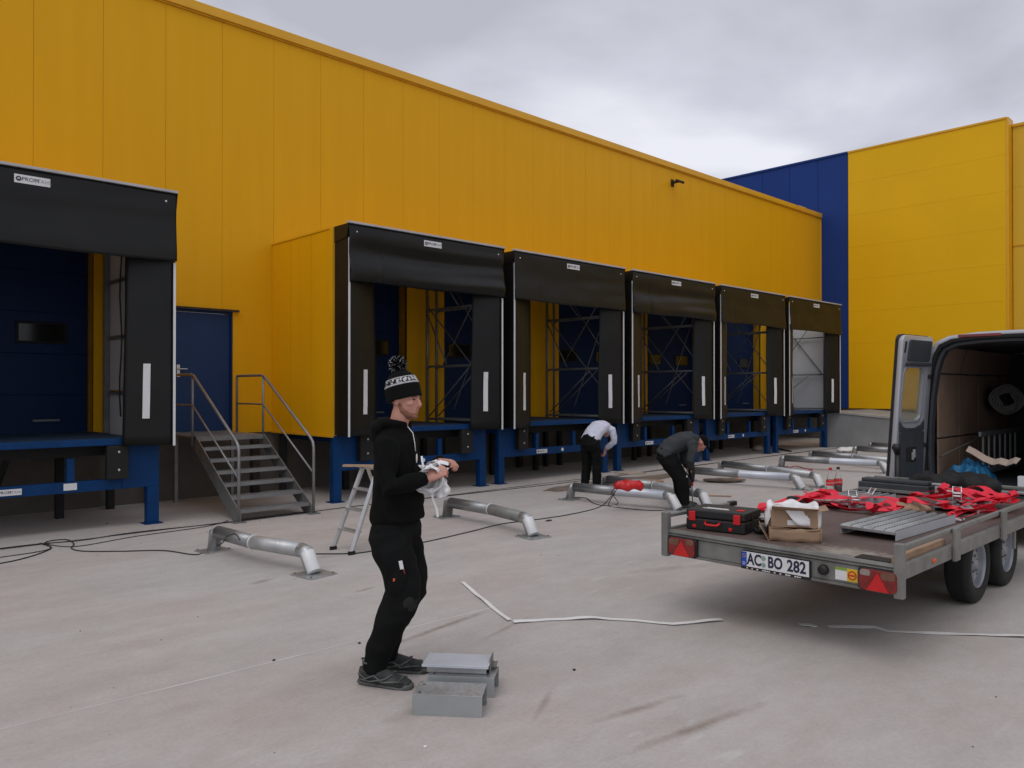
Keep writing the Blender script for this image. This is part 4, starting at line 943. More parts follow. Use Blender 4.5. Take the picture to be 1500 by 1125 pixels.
# shoes
def shoe(hx, y, zr, yaw, pitch_, s=1.0):
    mb = MB()
    rt = Matrix.Rotation(yaw, 3, 'Z') @ Matrix.Rotation(pitch_, 3, 'Y')
    o = Vector((hx, y, zr)); X = lambda a, b_, c: o + rt @ Vector((a * s, b_ * s, c * s))
    mb.tube([X(-0.01, 0, 0.055), X(0.03, 0, 0.06), X(0.10, 0, 0.058), X(0.17, 0, 0.048), X(0.235, 0, 0.04), X(0.285, 0, 0.033)], [(0.032, 0.045), (0.042, 0.056), (0.047, 0.055), (0.051, 0.044), (0.052, 0.037), (0.034, 0.026)], 18, side=rt @ Vector((0, 1, 0)))
    mb.tube([X(0.055, 0, 0.05), X(0.052, 0, 0.10), X(0.048, 0, 0.135)], [(0.042, 0.058), (0.042, 0.052), (0.045, 0.055)], 16, side=rt @ Vector((0, 1, 0)))
    mb.ell(X(0.14, 0, 0.075), (0.06 * s, 0.028 * s, 0.018 * s), rt @ Matrix.Rotation(R(22), 3, 'Y'))
    so_ = MB(); so_.tube([X(-0.022, 0, 0.018), X(0.03, 0, 0.016), X(0.10, 0, 0.016), X(0.2, 0, 0.016), X(0.26, 0, 0.018), X(0.302, 0, 0.024)], [(0.024, 0.014), (0.040, 0.016), (0.042, 0.016), (0.053, 0.016), (0.050, 0.016), (0.024, 0.012)], 18, side=rt @ Vector((0, 1, 0)))
    for v in so_.v: v.z = max(v.z, 0.0)
    so_.ell(X(0.27, 0, 0.028), (0.035 * s, 0.047 * s, 0.022 * s), rt)
    ld = MB()
    for k in range(4): ld.tube([X(0.10 + 0.025 * k, -0.028, 0.085 - 0.011 * k), X(0.105 + 0.025 * k, 0, 0.103 - 0.012 * k), X(0.10 + 0.025 * k, 0.028, 0.085 - 0.011 * k)], 0.004, 6)
    for y in (-1, 1):
        ld.tube([X(-0.005, y * 0.044, 0.075), X(0.04, y * 0.049, 0.05), X(0.09, y * 0.051, 0.075), X(0.14, y * 0.052, 0.045), X(0.20, y * 0.053, 0.055), X(0.25, y * 0.044, 0.058)], 0.0055, 6)
        ld.tube([X(0.0, y * 0.043, 0.045), X(0.07, y * 0.051, 0.04), X(0.15, y * 0.054, 0.062), X(0.19, y * 0.03, 0.085)], 0.005, 6)
    ld.tube([X(0.235, -0.04, 0.06), X(0.25, 0, 0.078), X(0.235, 0.04, 0.06)], 0.006, 6)
    ld.tube([X(-0.005, 0, 0.14), X(0.03, -0.045, 0.135), X(0.09, -0.03, 0.13), X(0.1, 0, 0.13), X(0.09, 0.03, 0.13), X(0.03, 0.045, 0.135)], 0.007, 6, closed=True)
    return mb, so_, ld
for args in ((-0.165, -0.115, 0.0, R(-4), R(3)), (-0.14, 0.12, 0.0, R(4), R(2))):
    a, b_, c = shoe(*args, s=1.10)
    so1 = organic(a, 'shoe', 'shoe', 0.005, 2, 0.001, 18, parent=man, amp2=0.0015, sc2=50)
    for mb_, nm, mm in ((b_, 'sole', 'sole'), (c, 'laces', 'tape' if False else 'sole')):
        if nm == 'sole': organic(mb_, nm, mm, 0.005, 1, 0, parent=so1, amp2=0.0012, sc2=60)
        else: part(so1, nm, mb_, mm, smooth=True)
# hat
hc = Vector((0.068, 0, 1.775)); hr_ = hrot @ Matrix.Rotation(R(-18), 3, 'Y')
def hatmb(z0, z1, grow=0.0, n=8):
    mb = MB(); pts = []; rad = []
    for k in range(n + 1):
        z = z0 + (z1 - z0) * k / n; q = max(0.0, 1 - (max(z - 0.015, 0) / 0.135) ** 2.4) ** 0.5
        pts.append(hc + hr_ @ Vector((-0.008, 0, z))); rad.append(((0.086 * q + grow + 0.002), (0.107 * q + grow + 0.002)))
    mb.tube(pts, rad, 28, side=hr_ @ Vector((0, 1, 0))); return mb
hat = organic(hatmb(-0.035, 0.145, 0.0, 14), 'hat', 'hoodie', 0.006, 2, 0.0015, 14, parent=man)
kn = mat('knitted_black_white', (0.5, 0.5, 0.5), 0.9)
t_ = kn.node_tree; bb = t_.nodes['Principled BSDF']; w_ = t_.nodes.new('ShaderNodeTexVoronoi'); w_.inputs['Scale'].default_value = 95
tcn_ = t_.nodes.new('ShaderNodeTexCoord'); t_.links.new(tcn_.outputs['Object'], w_.inputs['Vector'])
rr_ = t_.nodes.new('ShaderNodeValToRGB'); rr_.color_ramp.interpolation = 'CONSTANT'; rr_.color_ramp.elements[0].color = (0.01, 0.01, 0.01, 1); rr_.color_ramp.elements[1].position = 0.5; rr_.color_ramp.elements[1].color = (0.5, 0.5, 0.52, 1)
sp_ = t_.nodes.new('ShaderNodeSeparateColor'); t_.links.new(w_.outputs['Color'], sp_.inputs[0]); t_.links.new(sp_.outputs[0], rr_.inputs[0]); t_.links.new(rr_.outputs[0], bb.inputs['Base Color'])
M['knit'] = kn
M['yarn'] = mat('white_yarn', (0.55, 0.55, 0.6), 0.9, 0, 0.15, 60, 0.8, 200)
part(hat, 'cuff', hatmb(-0.04, 0.045, 0.010, 6), 'hoodie', 0.004, smooth=True)
part(hat, 'white_band', hatmb(0.046, 0.056, 0.009, 3), 'yarn', smooth=True)
part(hat, 'pattern_band', hatmb(0.058, 0.088, 0.006, 4), 'knit', smooth=True)
part(hat, 'upper_white_band', hatmb(0.0885, 0.094, 0.007, 3), 'yarn', smooth=True)
def pom(m, seedv, n):
    random.seed(seedv); mb = MB(); c = hc + hr_ @ Vector((-0.008, 0, 0.185))
    for k in range(n):
        d = Vector((random.gauss(0, 1), random.gauss(0, 1), random.gauss(0, 1))).normalized(); L_ = random.uniform(0.036, 0.062)
        s_ = d.orthogonal().normalized() * 0.002; w2 = d.cross(s_)
        i = len(mb.v); mb.v += [c + d * 0.01 + s_, c + d * 0.01 - s_ * 0.5 + w2, c + d * 0.01 - s_ * 0.5 - w2, c + d * L_ + s_, c + d * L_ - s_ * 0.5 + w2, c + d * L_ - s_ * 0.5 - w2]
        mb.f += [(i, i + 1, i + 4, i + 3), (i + 1, i + 2, i + 5, i + 4), (i + 2, i, i + 3, i + 5), (i + 3, i + 4, i + 5)]
    return mb
pb = pom(0, 5, 1300); pb.ell(hc + hr_ @ Vector((-0.008, 0, 0.185)), (0.036, 0.036, 0.034)); pm = part(hat, 'pompom', pb, 'hoodie')
part(hat, 'pompom_white_yarn', pom(0, 6, 380), 'yarn')

# white plastic straps in his hands
bun = thing('plastic_strap_bundle', 'crumpled white plastic straps held in the hands of the man in the pompom hat', 'strap bundle', man.location, man.rotation_euler.z)
random.seed(11)
def loop(cx, cy, cz, rx, rz, ph, tw, n=26, ar=0.9):
    return [Vector((cx + rx * math.cos(ph + 2 * math.pi * ar * k / n) + 0.008 * math.sin(k * 1.1 + tw), cy + 0.035 * math.sin(k * 0.45 + tw), cz + rz * math.sin(ph + 2 * math.pi * ar * k / n))) for k in range(n + 1)]
for k in range(8):
    pts = loop(0.262 + random.uniform(-.02, .03), -0.06 + 0.02 * k - 0.04, 1.255 + random.uniform(-.03, .02), random.uniform(.045, .075), random.uniform(.06, .10), random.uniform(0, 6), k * 1.7)
    wd = [Vector((random.uniform(-.3, .3), 1, 0.3 * math.sin(q * 0.4 + k))) for q in range(len(pts))]
    part(bun, 'strap', MB().ribbon(pts, 0.03, 0.0012, [Vector((0.5 * math.sin(q * .3 + k), 1, 0.5 * math.cos(q * .25)))for q in range(len(pts))]), 'plastic_white', smooth=False)
def sheet(u, v):
    x = 0.17 + 0.19 * u; z = 1.335 - 0.02 * u - 0.17 * v * (0.75 + 0.35 * math.sin(2.4 * u + .3)); y = -0.05 + 0.035 * math.sin(9 * u + 4 * v) + 0.03 * noise.noise(Vector((u * 6, v * 5, 2)))
    return (x + 0.02 * math.sin(v * 6 + u * 3), y, z)
o = part(bun, 'crumpled_film', MB().grid(sheet, 26, 22, 0.002), 'plastic_white', smooth=True)
pts = [Vector((0.35, 0.01, 1.34)), Vector((0.30, 0.0, 1.352)), Vector((0.25, -0.02, 1.33)), Vector((0.20, -0.03, 1.29)), Vector((0.165, -0.03, 1.25)), Vector((0.15, -0.05, 1.275))]
part(bun, 'strap', MB().ribbon(pts, 0.028, 0.002, Vector((0.2, 0.7, 0.7))), 'plastic_white')
part(bun, 'strap', MB().ribbon([Vector((0.20, -0.06, 1.29)), Vector((0.212, -0.07, 1.325)), Vector((0.20, -0.06, 1.365)), Vector((0.195, -0.05, 1.39))], 0.012, 0.0015, Vector((1, 0.4, 0))), 'plastic_white')
pts = [Vector((0.262, -0.06, 1.20)), Vector((0.268, -0.06, 1.13)), Vector((0.29, -0.05, 1.07)), Vector((0.297, -0.05, 1.02))]
part(bun, 'trailing_strap', MB().ribbon(pts, 0.014, 0.0015, Vector((1, 0.6, 0))), 'plastic_white')

# ---- bent workers further back
def boots(parent, feet, yaw=0, s=1.0, m='shoe'):
    for (x, y) in feet:
        a, b_, c = shoe(x, y, 0, yaw, 0, s); b1 = organic(a, 'boot', m, 0.008, 2, parent=parent); organic(b_, 'sole', 'sole', 0.008, 1, parent=b1)
# man in white, facing along the wall, bent well forward
mw = thing('person', 'man in white sweatshirt and black trousers bending down behind the wheel guides', 'person', gp(866, 721), R(12))
Lh, Rh = Vector((0.52, 0.13, 0.62)), Vector((0.52, -0.13, 0.62))
b1 = MB()
HR = Matrix.Rotation(R(62), 3, 'Y')
head(b1, (0.60, 0, 1.06), HR, 1.0)
b1.tube([(0.0, 0, 0.88), (0.15, 0, 1.04), (0.36, 0, 1.14), (0.46, 0, 1.12), (0.57, 0, 1.09)], [(0.12, 0.08), (0.13, 0.08), (0.13, 0.07), (0.05, 0.05), (0.05, 0.05)], 18)
for y in (-1, 1):
    b1.tube([(0.38, y * 0.1, 1.10), (0.42, y * 0.19, 1.06), (0.42, y * 0.22, 0.86), (0.40, y * 0.06, 0.72)], [0.045, 0.045, 0.036, 0.024], 12)
    hand(b1, (0.40, y * 0.06, 0.72), (0.1, -0.2 * y, -1), (0.2, -y, 0), 0.8, 1)
    b1.tube([(-0.02, y * 0.09, 0.88), (0.03, y * 0.10, 0.48), (-0.02, y * 0.11, 0.1)], [0.07, 0.05, 0.035], 12)
organic(b1, 'body', 'skin', 0.009, 2, parent=mw)
c1 = MB()
c1.tube([(-0.06, 0, 0.90), (0.02, 0, 0.97), (0.15, 0, 1.06), (0.28, 0, 1.12), (0.38, 0, 1.13), (0.46, 0, 1.11), (0.50, 0, 1.10)], [(0.16, 0.12), (0.172, 0.125), (0.175, 0.12), (0.185, 0.12), (0.185, 0.11), (0.12, 0.085), (0.075, 0.065)], 24)
for y in (-1, 1): c1.tube([(0.36, y * 0.1, 1.11), (0.41, y * 0.19, 1.07), (0.42, y * 0.225, 0.95), (0.42, y * 0.22, 0.86), (0.41, y * 0.13, 0.78), (0.40, y * 0.08, 0.745)], [0.07, 0.073, 0.064, 0.056, 0.045, 0.038], 14)
organic(c1, 'sweatshirt', 'white_shirt', 0.008, 4, 0.006, 8, parent=mw, seed=4)
t1_ = MB(); t1_.tube([(0.04, 0, 0.98), (-0.03, 0, 0.92), (-0.045, 0, 0.84), (-0.02, 0, 0.76)], [(0.15, 0.11), (0.165, 0.135), (0.17, 0.14), (0.14, 0.11)], 20)
for y in (-1, 1): t1_.tube([(-0.04, y * 0.08, 0.88), (-0.0, y * 0.095, 0.68), (0.03, y * 0.10, 0.48), (0.0, y * 0.11, 0.28), (-0.02, y * 0.115, 0.07)], [(0.09, 0.12), (0.09, 0.1), (0.08, 0.088), (0.074, 0.076), (0.068, 0.068)], 16)
organic(t1_, 'trousers', 'trousers', 0.009, 3, 0.008, 7, parent=mw, seed=5)
part(mw, 'hair', MB().ell(Vector((0.60, 0, 1.06)) + HR @ Vector((-0.03, 0, 0.045)), (0.088, 0.08, 0.095), HR, 18, 12), 'hair', smooth=True)
boots(mw, ((-0.07, -0.12), (-0.07, 0.12)))
# man in charcoal hood with the drill
mg = thing('person', 'man in charcoal grey hooded sweatshirt bent over a drill', 'person', gp(1003, 744), YAW - R(90) + R(2))
HR2 = Matrix.Rotation(R(55), 3, 'Y')
b2 = MB(); head(b2, (0.24, 0, 0.98), HR2, 1.0)
b2.tube([(-0.28, 0, 0.80), (-0.14, 0, 0.93), (0.03, 0, 1.03), (0.12, 0, 1.03), (0.21, 0, 1.0)], [(0.12, 0.08), (0.13, 0.08), (0.13, 0.07), (0.05, 0.05), (0.05, 0.05)], 18)
for y in (-1, 1):
    b2.tube([(0.04, y * 0.1, 1.0), (0.07, y * 0.19, 0.96), (0.03, y * 0.22, 0.74), (0.06, y * 0.08, 0.62)], [0.045, 0.045, 0.036, 0.024], 12)
    b2.tube([(-0.26, y * 0.09, 0.80), (-0.05, y * 0.11, 0.46), (-0.03, y * 0.12, 0.1)], [0.07, 0.05, 0.035], 12)
hand(b2, (0.055, -0.07, 0.62), (0.4, 0.75, -0.2), (0.1, 0.1, -1), 1.0, 1); hand(b2, (0.055, 0.07, 0.60), (0.4, -0.75, -0.1), (0.1, -0.1, -1), 1.0, -1)
organic(b2, 'body', 'skin_hand', 0.009, 2, parent=mg)
c2_ = MB()
c2_.tube([(-0.33, 0, 0.78), (-0.27, 0, 0.86), (-0.16, 0, 0.96), (-0.04, 0, 1.02), (0.05, 0, 1.03), (0.12, 0, 1.03), (0.18, 0, 1.01)], [(0.16, 0.13), (0.172, 0.14), (0.178, 0.135), (0.188, 0.13), (0.188, 0.12), (0.13, 0.095), (0.085, 0.075)], 24)
for y in (-1, 1): c2_.tube([(0.03, y * 0.1, 1.0), (0.07, y * 0.19, 0.965), (0.06, y * 0.23, 0.86), (0.03, y * 0.235, 0.75), (0.045, y * 0.15, 0.67), (0.055, y * 0.09, 0.63)], [0.075, 0.08, 0.068, 0.06, 0.048, 0.04], 14)
c2_.ell((0.07, 0, 1.10), (0.10, 0.11, 0.05), Matrix.Rotation(R(15), 3, 'Y')).ell((0.16, 0, 1.06), (0.06, 0.09, 0.05))
organic(c2_, 'hooded_sweatshirt', 'grey_hoodie', 0.008, 3, 0.008, 8, parent=mg, seed=6)
t2_ = MB(); t2_.tube([(-0.22, 0, 0.92), (-0.28, 0, 0.86), (-0.29, 0, 0.78), (-0.24, 0, 0.70)], [(0.15, 0.1), (0.165, 0.13), (0.175, 0.14), (0.15, 0.12)], 20)
for y in (-1, 1): t2_.tube([(-0.28, y * 0.08, 0.80), (-0.18, y * 0.10, 0.62), (-0.07, y * 0.11, 0.46), (-0.05, y * 0.115, 0.28), (-0.04, y * 0.12, 0.08)], [(0.1, 0.125), (0.095, 0.12), (0.085, 0.098), (0.076, 0.085), (0.07, 0.07)], 16)
organic(t2_, 'trousers', 'trousers', 0.009, 3, 0.008, 7, parent=mg, seed=7)
cp = MB().ell(Vector((0.24, 0, 0.98)) + HR2 @ Vector((-0.008, 0, 0.055)), (0.10, 0.082, 0.08), HR2, 18, 12)
part(mg, 'cap', cp, 'hoodie', smooth=True)
part(mg, 'cap_brim', MB().ell(Vector((0.24, 0, 0.98)) + HR2 @ Vector((0.115, 0, 0.055)), (0.065, 0.06, 0.008), HR2 @ Matrix.Rotation(R(12), 3, 'Y'), 18, 8), 'hoodie', smooth=True)
boots(mg, ((-0.09, -0.125), (-0.07, 0.125)))
for sx in (-1,): part(mg, 'trouser_tag', MB().cbox((-0.02, -0.20, 0.50), (0.014, 0.004, 0.03)), 'white')
dr = thing('hammer_drill', 'black and red hammer drill held upright over the wheel guide foot', 'drill', mg.location, mg.rotation_euler.z)
part(dr, 'drill_body', MB().tube([(0.10, 0, 0.66), (0.10, 0, 0.60), (0.105, 0, 0.50), (0.11, 0, 0.40)], [(0.04, 0.045), (0.048, 0.055), (0.045, 0.05), (0.035, 0.035)], 14), 'blackpl', smooth=True)
part(dr, 'motor_housing', MB().tube([(0.06, 0, 0.44), (0.05, 0, 0.36), (0.055, 0, 0.30)], [(0.04, 0.05), (0.045, 0.055), (0.035, 0.04)], 14), 'blackpl', smooth=True)
part(dr, 'handle', MB().tube([(0.10, -0.05, 0.63), (0.055, -0.06, 0.64), (0.01, 0, 0.62), (0.055, 0.06, 0.64), (0.10, 0.05, 0.63)], 0.014, 10), 'blackpl', smooth=True)
part(dr, 'chuck', MB().tube([(0.11, 0, 0.40), (0.112, 0, 0.34)], [0.026, 0.018], 12), 'red', smooth=True)
part(dr, 'drill_bit', MB().tube([(0.112, 0, 0.34), (0.118, 0, 0.02)], 0.008, 8), 'galv_matt', smooth=True)

# ================================================================= trailer
DZ = 0.67; TX0, TX1, TY0, TY1 = 5.25, 9.35, 1.91, 3.75
tl_ = thing('flatbed_trailer', 'twin-axle galvanised flatbed trailer with brown deck, plate AC BO 282, hitched behind the van', 'trailer', (TX0, TY0, 0))
pt = lambda n, mb, m, bev=0, smooth=False, par=None: part(par or tl_, n, mb, m, bev, smooth, True)
for k in range(3):
    xa_ = TX0 + 0.045 + k * 1.34
    pt('deck_board', MB().box(xa_, min(xa_ + 1.335, TX1), TY0 + 0.045, TY1 - 0.045, DZ - 0.03, DZ), 'deck')
# rear cross beam: top lip, ridge, recessed face, bottom flange
rb = MB().prism([(TX0 - 0.01, DZ + 0.006), (TX0 + 0.044, DZ + 0.006), (TX0 + 0.044, DZ - 0.19), (TX0 - 0.01, DZ - 0.19), (TX0 - 0.014, DZ - 0.175), (TX0 + 0.02, DZ - 0.17), (TX0 + 0.02, DZ - 0.045), (TX0 - 0.004, DZ - 0.04), (TX0 - 0.012, DZ - 0.032), (TX0 - 0.002, DZ - 0.022), (TX0 - 0.016, DZ - 0.012)], 'Y', TY0 + 0.02, TY1 - 0.02)
for v in rb.v: pass
rb2 = MB(); rb2.v = [Vector((v.x, v.y, v.z)) for v in rb.v]; rb2.f = rb.f
pt('rear_beam', rb2, 'galv_matt')
pt('rear_plate', MB().box(TX0 + 0.006, TX0 + 0.019, TY0 + 0.05, TY1 - 0.05, DZ - 0.168, DZ - 0.047), 'galv_matt')
for yy in (TY0 + 0.0, TY1 - 0.05):
    cp_ = pt('corner_post', MB().box(TX0 - 0.035, TX0 + 0.02, yy - 0.01, yy + 0.05, 0.465, 0.815), 'galv_matt', 0.006)
for yy in (TY0 - 0.005, TY1 - 0.035):
    pt('side_rail', MB().box(TX0 + 0.022, TX1, yy, yy + 0.04, DZ - 0.085, DZ + 0.012), 'galv_matt', 0.004)
pt('upper_rail', MB().box(TX0 + 0.021, TX1, TY0 - 0.0, TY0 + 0.035, 0.765, 0.80), 'galv_matt', 0.008)
pt('upper_rail', MB().box(TX0 + 0.021, TX0 + 0.95, TY1 - 0.035, TY1, 0.765, 0.795), 'galv_matt', 0.008)
pt('rail_end', MB().box(TX0 + 0.951, TX0 + 1.06, TY1 - 0.04, TY1 + 0.005, 0.758, 0.80), 'blackpl', 0.006)
pt('front_rail', MB().box(TX1 - 0.04, TX1, TY0 + 0.04, TY1 - 0.04, 0.765, 0.80), 'galv_matt', 0.008)
for xx in (6.14, 7.30, 8.46):
    pt('stake_pocket', MB().box(xx, xx + 0.10, TY0 - 0.035, TY0 - 0.006, DZ - 0.10, 0.81), 'galv_matt', 0.008)
    pt('stake_pocket', MB().box(xx, xx + 0.10, TY1 + 0.006, TY1 + 0.035, DZ - 0.10, DZ + 0.02), 'galv_matt', 0.008)
pt('wooden_plank', MB().box(TX0 + 0.03, TX0 + 0.92, TY0 + 0.045, TY0 + 0.085, DZ + 0.002, DZ + 0.05), 'wood', 0.004)
pt('dark_plank_end', MB().box(TX0 + 0.02, TX0 + 0.15, TY0 + 0.09, TY0 + 0.32, DZ + 0.002, DZ + 0.012), 'groove')
pt('side_marker_lamp', MB().ell((5.78, TY0 - 0.008, DZ - 0.04), (0.035, 0.008, 0.018)), 'orange', smooth=True)
for yy in (TY0 + 0.35, TY1 - 0.45): pt('chassis_beam', MB().box(TX0 + 0.05, TX1, yy, yy + 0.08, DZ - 0.17, DZ - 0.031), 'galv_matt')
for xx in (6.4, 7.8, 9.1): pt('cross_member', MB().box(xx, xx + 0.06, TY0 + 0.04, TY1 - 0.04, DZ - 0.11, DZ - 0.032), 'galv_matt')
pt('drawbar', MB().box(TX1, 10.25, 2.75, 2.87, 0.45, 0.55), 'galv_matt', 0.01)
pt('mudguard_stay', MB().box(7.82, 7.86, TY0 + 0.02, TY0 + 0.04, 0.42, DZ - 0.086), 'galv_matt')
jc = pt('jockey_wheel_crank', MB().tube([(9.45, 3.5, 0.3), (9.45, 3.5, 1.07)], 0.03, 10).tube([(9.45, 3.5, 1.05), (9.42, 3.5, 1.13), (9.42, 3.5, 1.17)], [0.03, 0.05, 0.035], 10), 'blackpl', smooth=True)
# tail lamps
for yc, lab in ((3.555, 'L'), (2.055, 'R')):
    lp_ = pt('tail_lamp', MB().prism([(yc - 0.13, 0.50), (yc - 0.115, 0.485), (yc + 0.115, 0.485), (yc + 0.13, 0.50), (yc + 0.13, 0.62), (yc + 0.115, 0.635), (yc - 0.115, 0.635), (yc - 0.13, 0.62)], 'X', TX0 - 0.03, TX0 + 0.004), 'blackpl', 0.006)
    rl = lambda a, b_, c, d, r: [(q[0] + r * math.cos(t_), q[1] + r * math.sin(t_)) for q, a0 in (((b_ - r, c + r), -90), ((b_ - r, d - r), 0), ((a + r, d - r), 90), ((a + r, c + r), 180)) for t_ in [R(a0 + 18 * k) for k in range(6)]]
    pt('lens', MB().prism(rl(yc - 0.12, yc + 0.12, 0.492, 0.628, 0.032), 'X', TX0 - 0.042, TX0 - 0.031), 'lens_red', 0.004, par=lp_)
    u0, u1 = (yc + 0.045, yc + 0.112) if lab == 'R' else (yc - 0.108, yc - 0.045)
    pt('reversing_lens', MB().prism(rl(u0, u1, 0.585, 0.624, 0.014), 'X', TX0 - 0.045, TX0 - 0.0425), 'lens_clear' if lab == 'R' else 'lens_amber', 0.001, par=lp_)
    u0, u1 = (yc - 0.112, yc - 0.02) if lab == 'R' else (yc + 0.02, yc + 0.112)
    pt('indicator_lens', MB().prism(rl(u0, u1, 0.572, 0.622, 0.018), 'X', TX0 - 0.0445, TX0 - 0.0425), 'lens_amber', 0.001, par=lp_)
    tri = [(yc - 0.072, 0.492), (yc + 0.072, 0.492), (yc, 0.612)]
    pt('triangle_reflector', MB().prism(tri, 'X', TX0 - 0.048, TX0 - 0.0405), 'red', 0.002, par=lp_)
# number plate
npc = 2.78
pl_ = pt('number_plate', MB().box(TX0 - 0.022, TX0 + 0.0, npc - 0.265, npc + 0.265, 0.478, 0.612), 'blackpl', 0.003)
pt('plate_face', MB().box(TX0 - 0.026, TX0 - 0.0225, npc - 0.258, npc + 0.258, 0.50, 0.608), 'white', 0.002, par=pl_)
pt('euro_band', MB().box(TX0 - 0.0285, TX0 - 0.0265, npc + 0.216, npc + 0.256, 0.502, 0.606), 'plate_blue', par=pl_)
text(pl_, 'euro_letter', 'D', 0.032, 'white', (TX0 - 0.0295, npc + 0.236, 0.521), '-X')
mb = MB()
for k in range(12):
    a = 2 * math.pi * k / 12; mb.cbox((TX0 - 0.0292, npc + 0.236 + 0.012 * math.cos(a), 0.578 + 0.012 * math.sin(a)), (0.001, 0.0035, 0.0035))
pt('star_ring', mb, 'sticker_yellow', par=pl_)
text(pl_, 'plate_letters', 'AC', 0.112, 'ink', (TX0 - 0.0275, npc + 0.155, 0.554), '-X', 0.74, 0.001, bold=0.0028)
text(pl_, 'plate_letters', 'BO', 0.112, 'ink', (TX0 - 0.0275, npc - 0.008, 0.554), '-X', 0.74, 0.001, bold=0.0028)
text(pl_, 'plate_digits', '282', 0.112, 'ink', (TX0 - 0.0275, npc - 0.168, 0.554), '-X', 0.84, 0.001, bold=0.0028)
for zz in (0.578, 0.53): pt('plate_seal', MB().lathe([(0, 0), (0.017, 0), (0.017, 0.002)], (TX0 - 0.0285, npc + 0.082, zz), 'X', 14), 'plug_green', par=pl_)
random.seed(3); yq = npc + 0.22
while yq > npc - 0.22:          # small unreadable dealer line under the plate
    w = random.uniform(0.008, 0.02); pt('holder_print', MB().box(TX0 - 0.0232, TX0 - 0.0222, yq - w, yq, 0.484, 0.492), 'white', par=pl_); yq -= w + random.choice((0.004, 0.004, 0.03))
pt('trailer_socket', MB().lathe([(0, -0.02), (0.032, -0.02), (0.036, 0.0), (0.036, 0.02)], (TX0 - 0.005, 2.43, 0.565), 'X', 16), 'blackpl', smooth=True)
sk = pt('sticker', MB().box(TX0 + 0.002, TX0 + 0.0055, 2.20, 2.35, 0.515, 0.60), 'white')
pt('green_stripe', MB().box(TX0 + 0.000, TX0 + 0.0015, 2.272, 2.35, 0.582, 0.60), 'sticker_green', par=sk)
pt('yellow_square', MB().box(TX0 + 0.000, TX0 + 0.0015, 2.20, 2.27, 0.515, 0.60), 'sticker_yellow', par=sk)
pt('red_ring', MB().lathe([(0.030, 0), (0.030, -0.002), (0.022, -0.002), (0.022, 0)], (TX0 - 0.0005, 2.235, 0.557), 'X', 18), 'red', par=sk)
pt('red_bar', MB().box(TX0 - 0.003, TX0 - 0.0005, 2.217, 2.253, 0.552, 0.562), 'red', par=sk)
# wheels
def wheel(x, y0, y1, R_=0.325, par=None):
    out = 1 if y0 < 2.8 else -1                     # visible side faces -Y for the near pair
    yo, yi = (y0, y1) if out == 1 else (y1, y0); dd = 1 if yi > yo else -1; wd = abs(yi - yo)
    prof = [(0.19, 0.015), (0.215, 0.0), (0.27, -0.004), (0.30, 0.006), (R_ - 0.004, 0.028), (R_, 0.045), (R_, wd - 0.045), (R_ - 0.004, wd - 0.028), (0.30, wd - 0.006), (0.27, wd), (0.2, wd)]
    w = part(par, 'wheel', MB().lathe([(0.0, 0.10), (0.12, 0.10), (0.16, 0.09), (0.18, 0.05)], (x, yo, R_), 'Y', 40) if dd == 1 else MB().lathe([(0.0, -0.10), (0.12, -0.10), (0.16, -0.09), (0.18, -0.05)], (x, yo, R_), 'Y', 40), 'rim', smooth=True, world=True)
    sg = lambda p: [(a, b_ * dd) for a, b_ in p]
    part(w, 'tyre', MB().lathe(sg(prof), (x, yo, R_), 'Y', 48), 'tyre', smooth=True, world=True)
    gr = MB()
    for g_ in (0.3, 0.5, 0.7): gr.lathe(sg([(R_ + 0.0008, wd * g_ - 0.004), (R_ + 0.0008, wd * g_ + 0.004)]), (x, yo, R_), 'Y', 48)
    part(w, 'tread_groove', gr, 'dark', world=True)
    part(w, 'rim', MB().lathe(sg([(0.195, 0.012), (0.19, 0.006), (0.182, 0.012), (0.178, 0.03), (0.172, 0.055), (0.165, 0.075), (0.155, 0.07), (0.13, 0.06), (0.11, 0.045), (0.085, 0.042), (0.06, 0.045), (0.045, 0.045), (0.04, 0.02), (0.0, 0.018)]), (x, yo, R_), 'Y', 40), 'rim', smooth=True, world=True)
    hl = MB(); bl = MB()
    for k in range(8):
        a = 2 * math.pi * k / 8; hl.lathe(sg([(0.0, 0.052), (0.014, 0.052)]), (x + 0.138 * math.cos(a), yo, R_ + 0.138 * math.sin(a)), 'Y', 10)
    for k in range(5):
        a = 2 * math.pi * k / 5 + 0.3; bl.lathe(sg([(0, 0.028), (0.011, 0.028), (0.012, 0.045)]), (x + 0.07 * math.cos(a), yo, R_ + 0.07 * math.sin(a)), 'Y', 8)
    part(w, 'rim_hole', hl, 'dark', world=True); part(w, 'wheel_bolt', bl, 'galv_matt', world=True)
    return w
for xw in (7.40, 8.24):
    wheel(xw, 2.08, 2.27, par=tl_); wheel(xw, 3.40, 3.59, par=tl_)
    pt('axle', MB().tube([(xw, 2.28, 0.325), (xw, 3.39, 0.325)], 0.04, 10, side=(0, 0, 1)), 'galv_matt', smooth=True)

# ================================================================= things on the trailer
def rotz(a): return Matrix.Rotation(a, 3, 'Z')
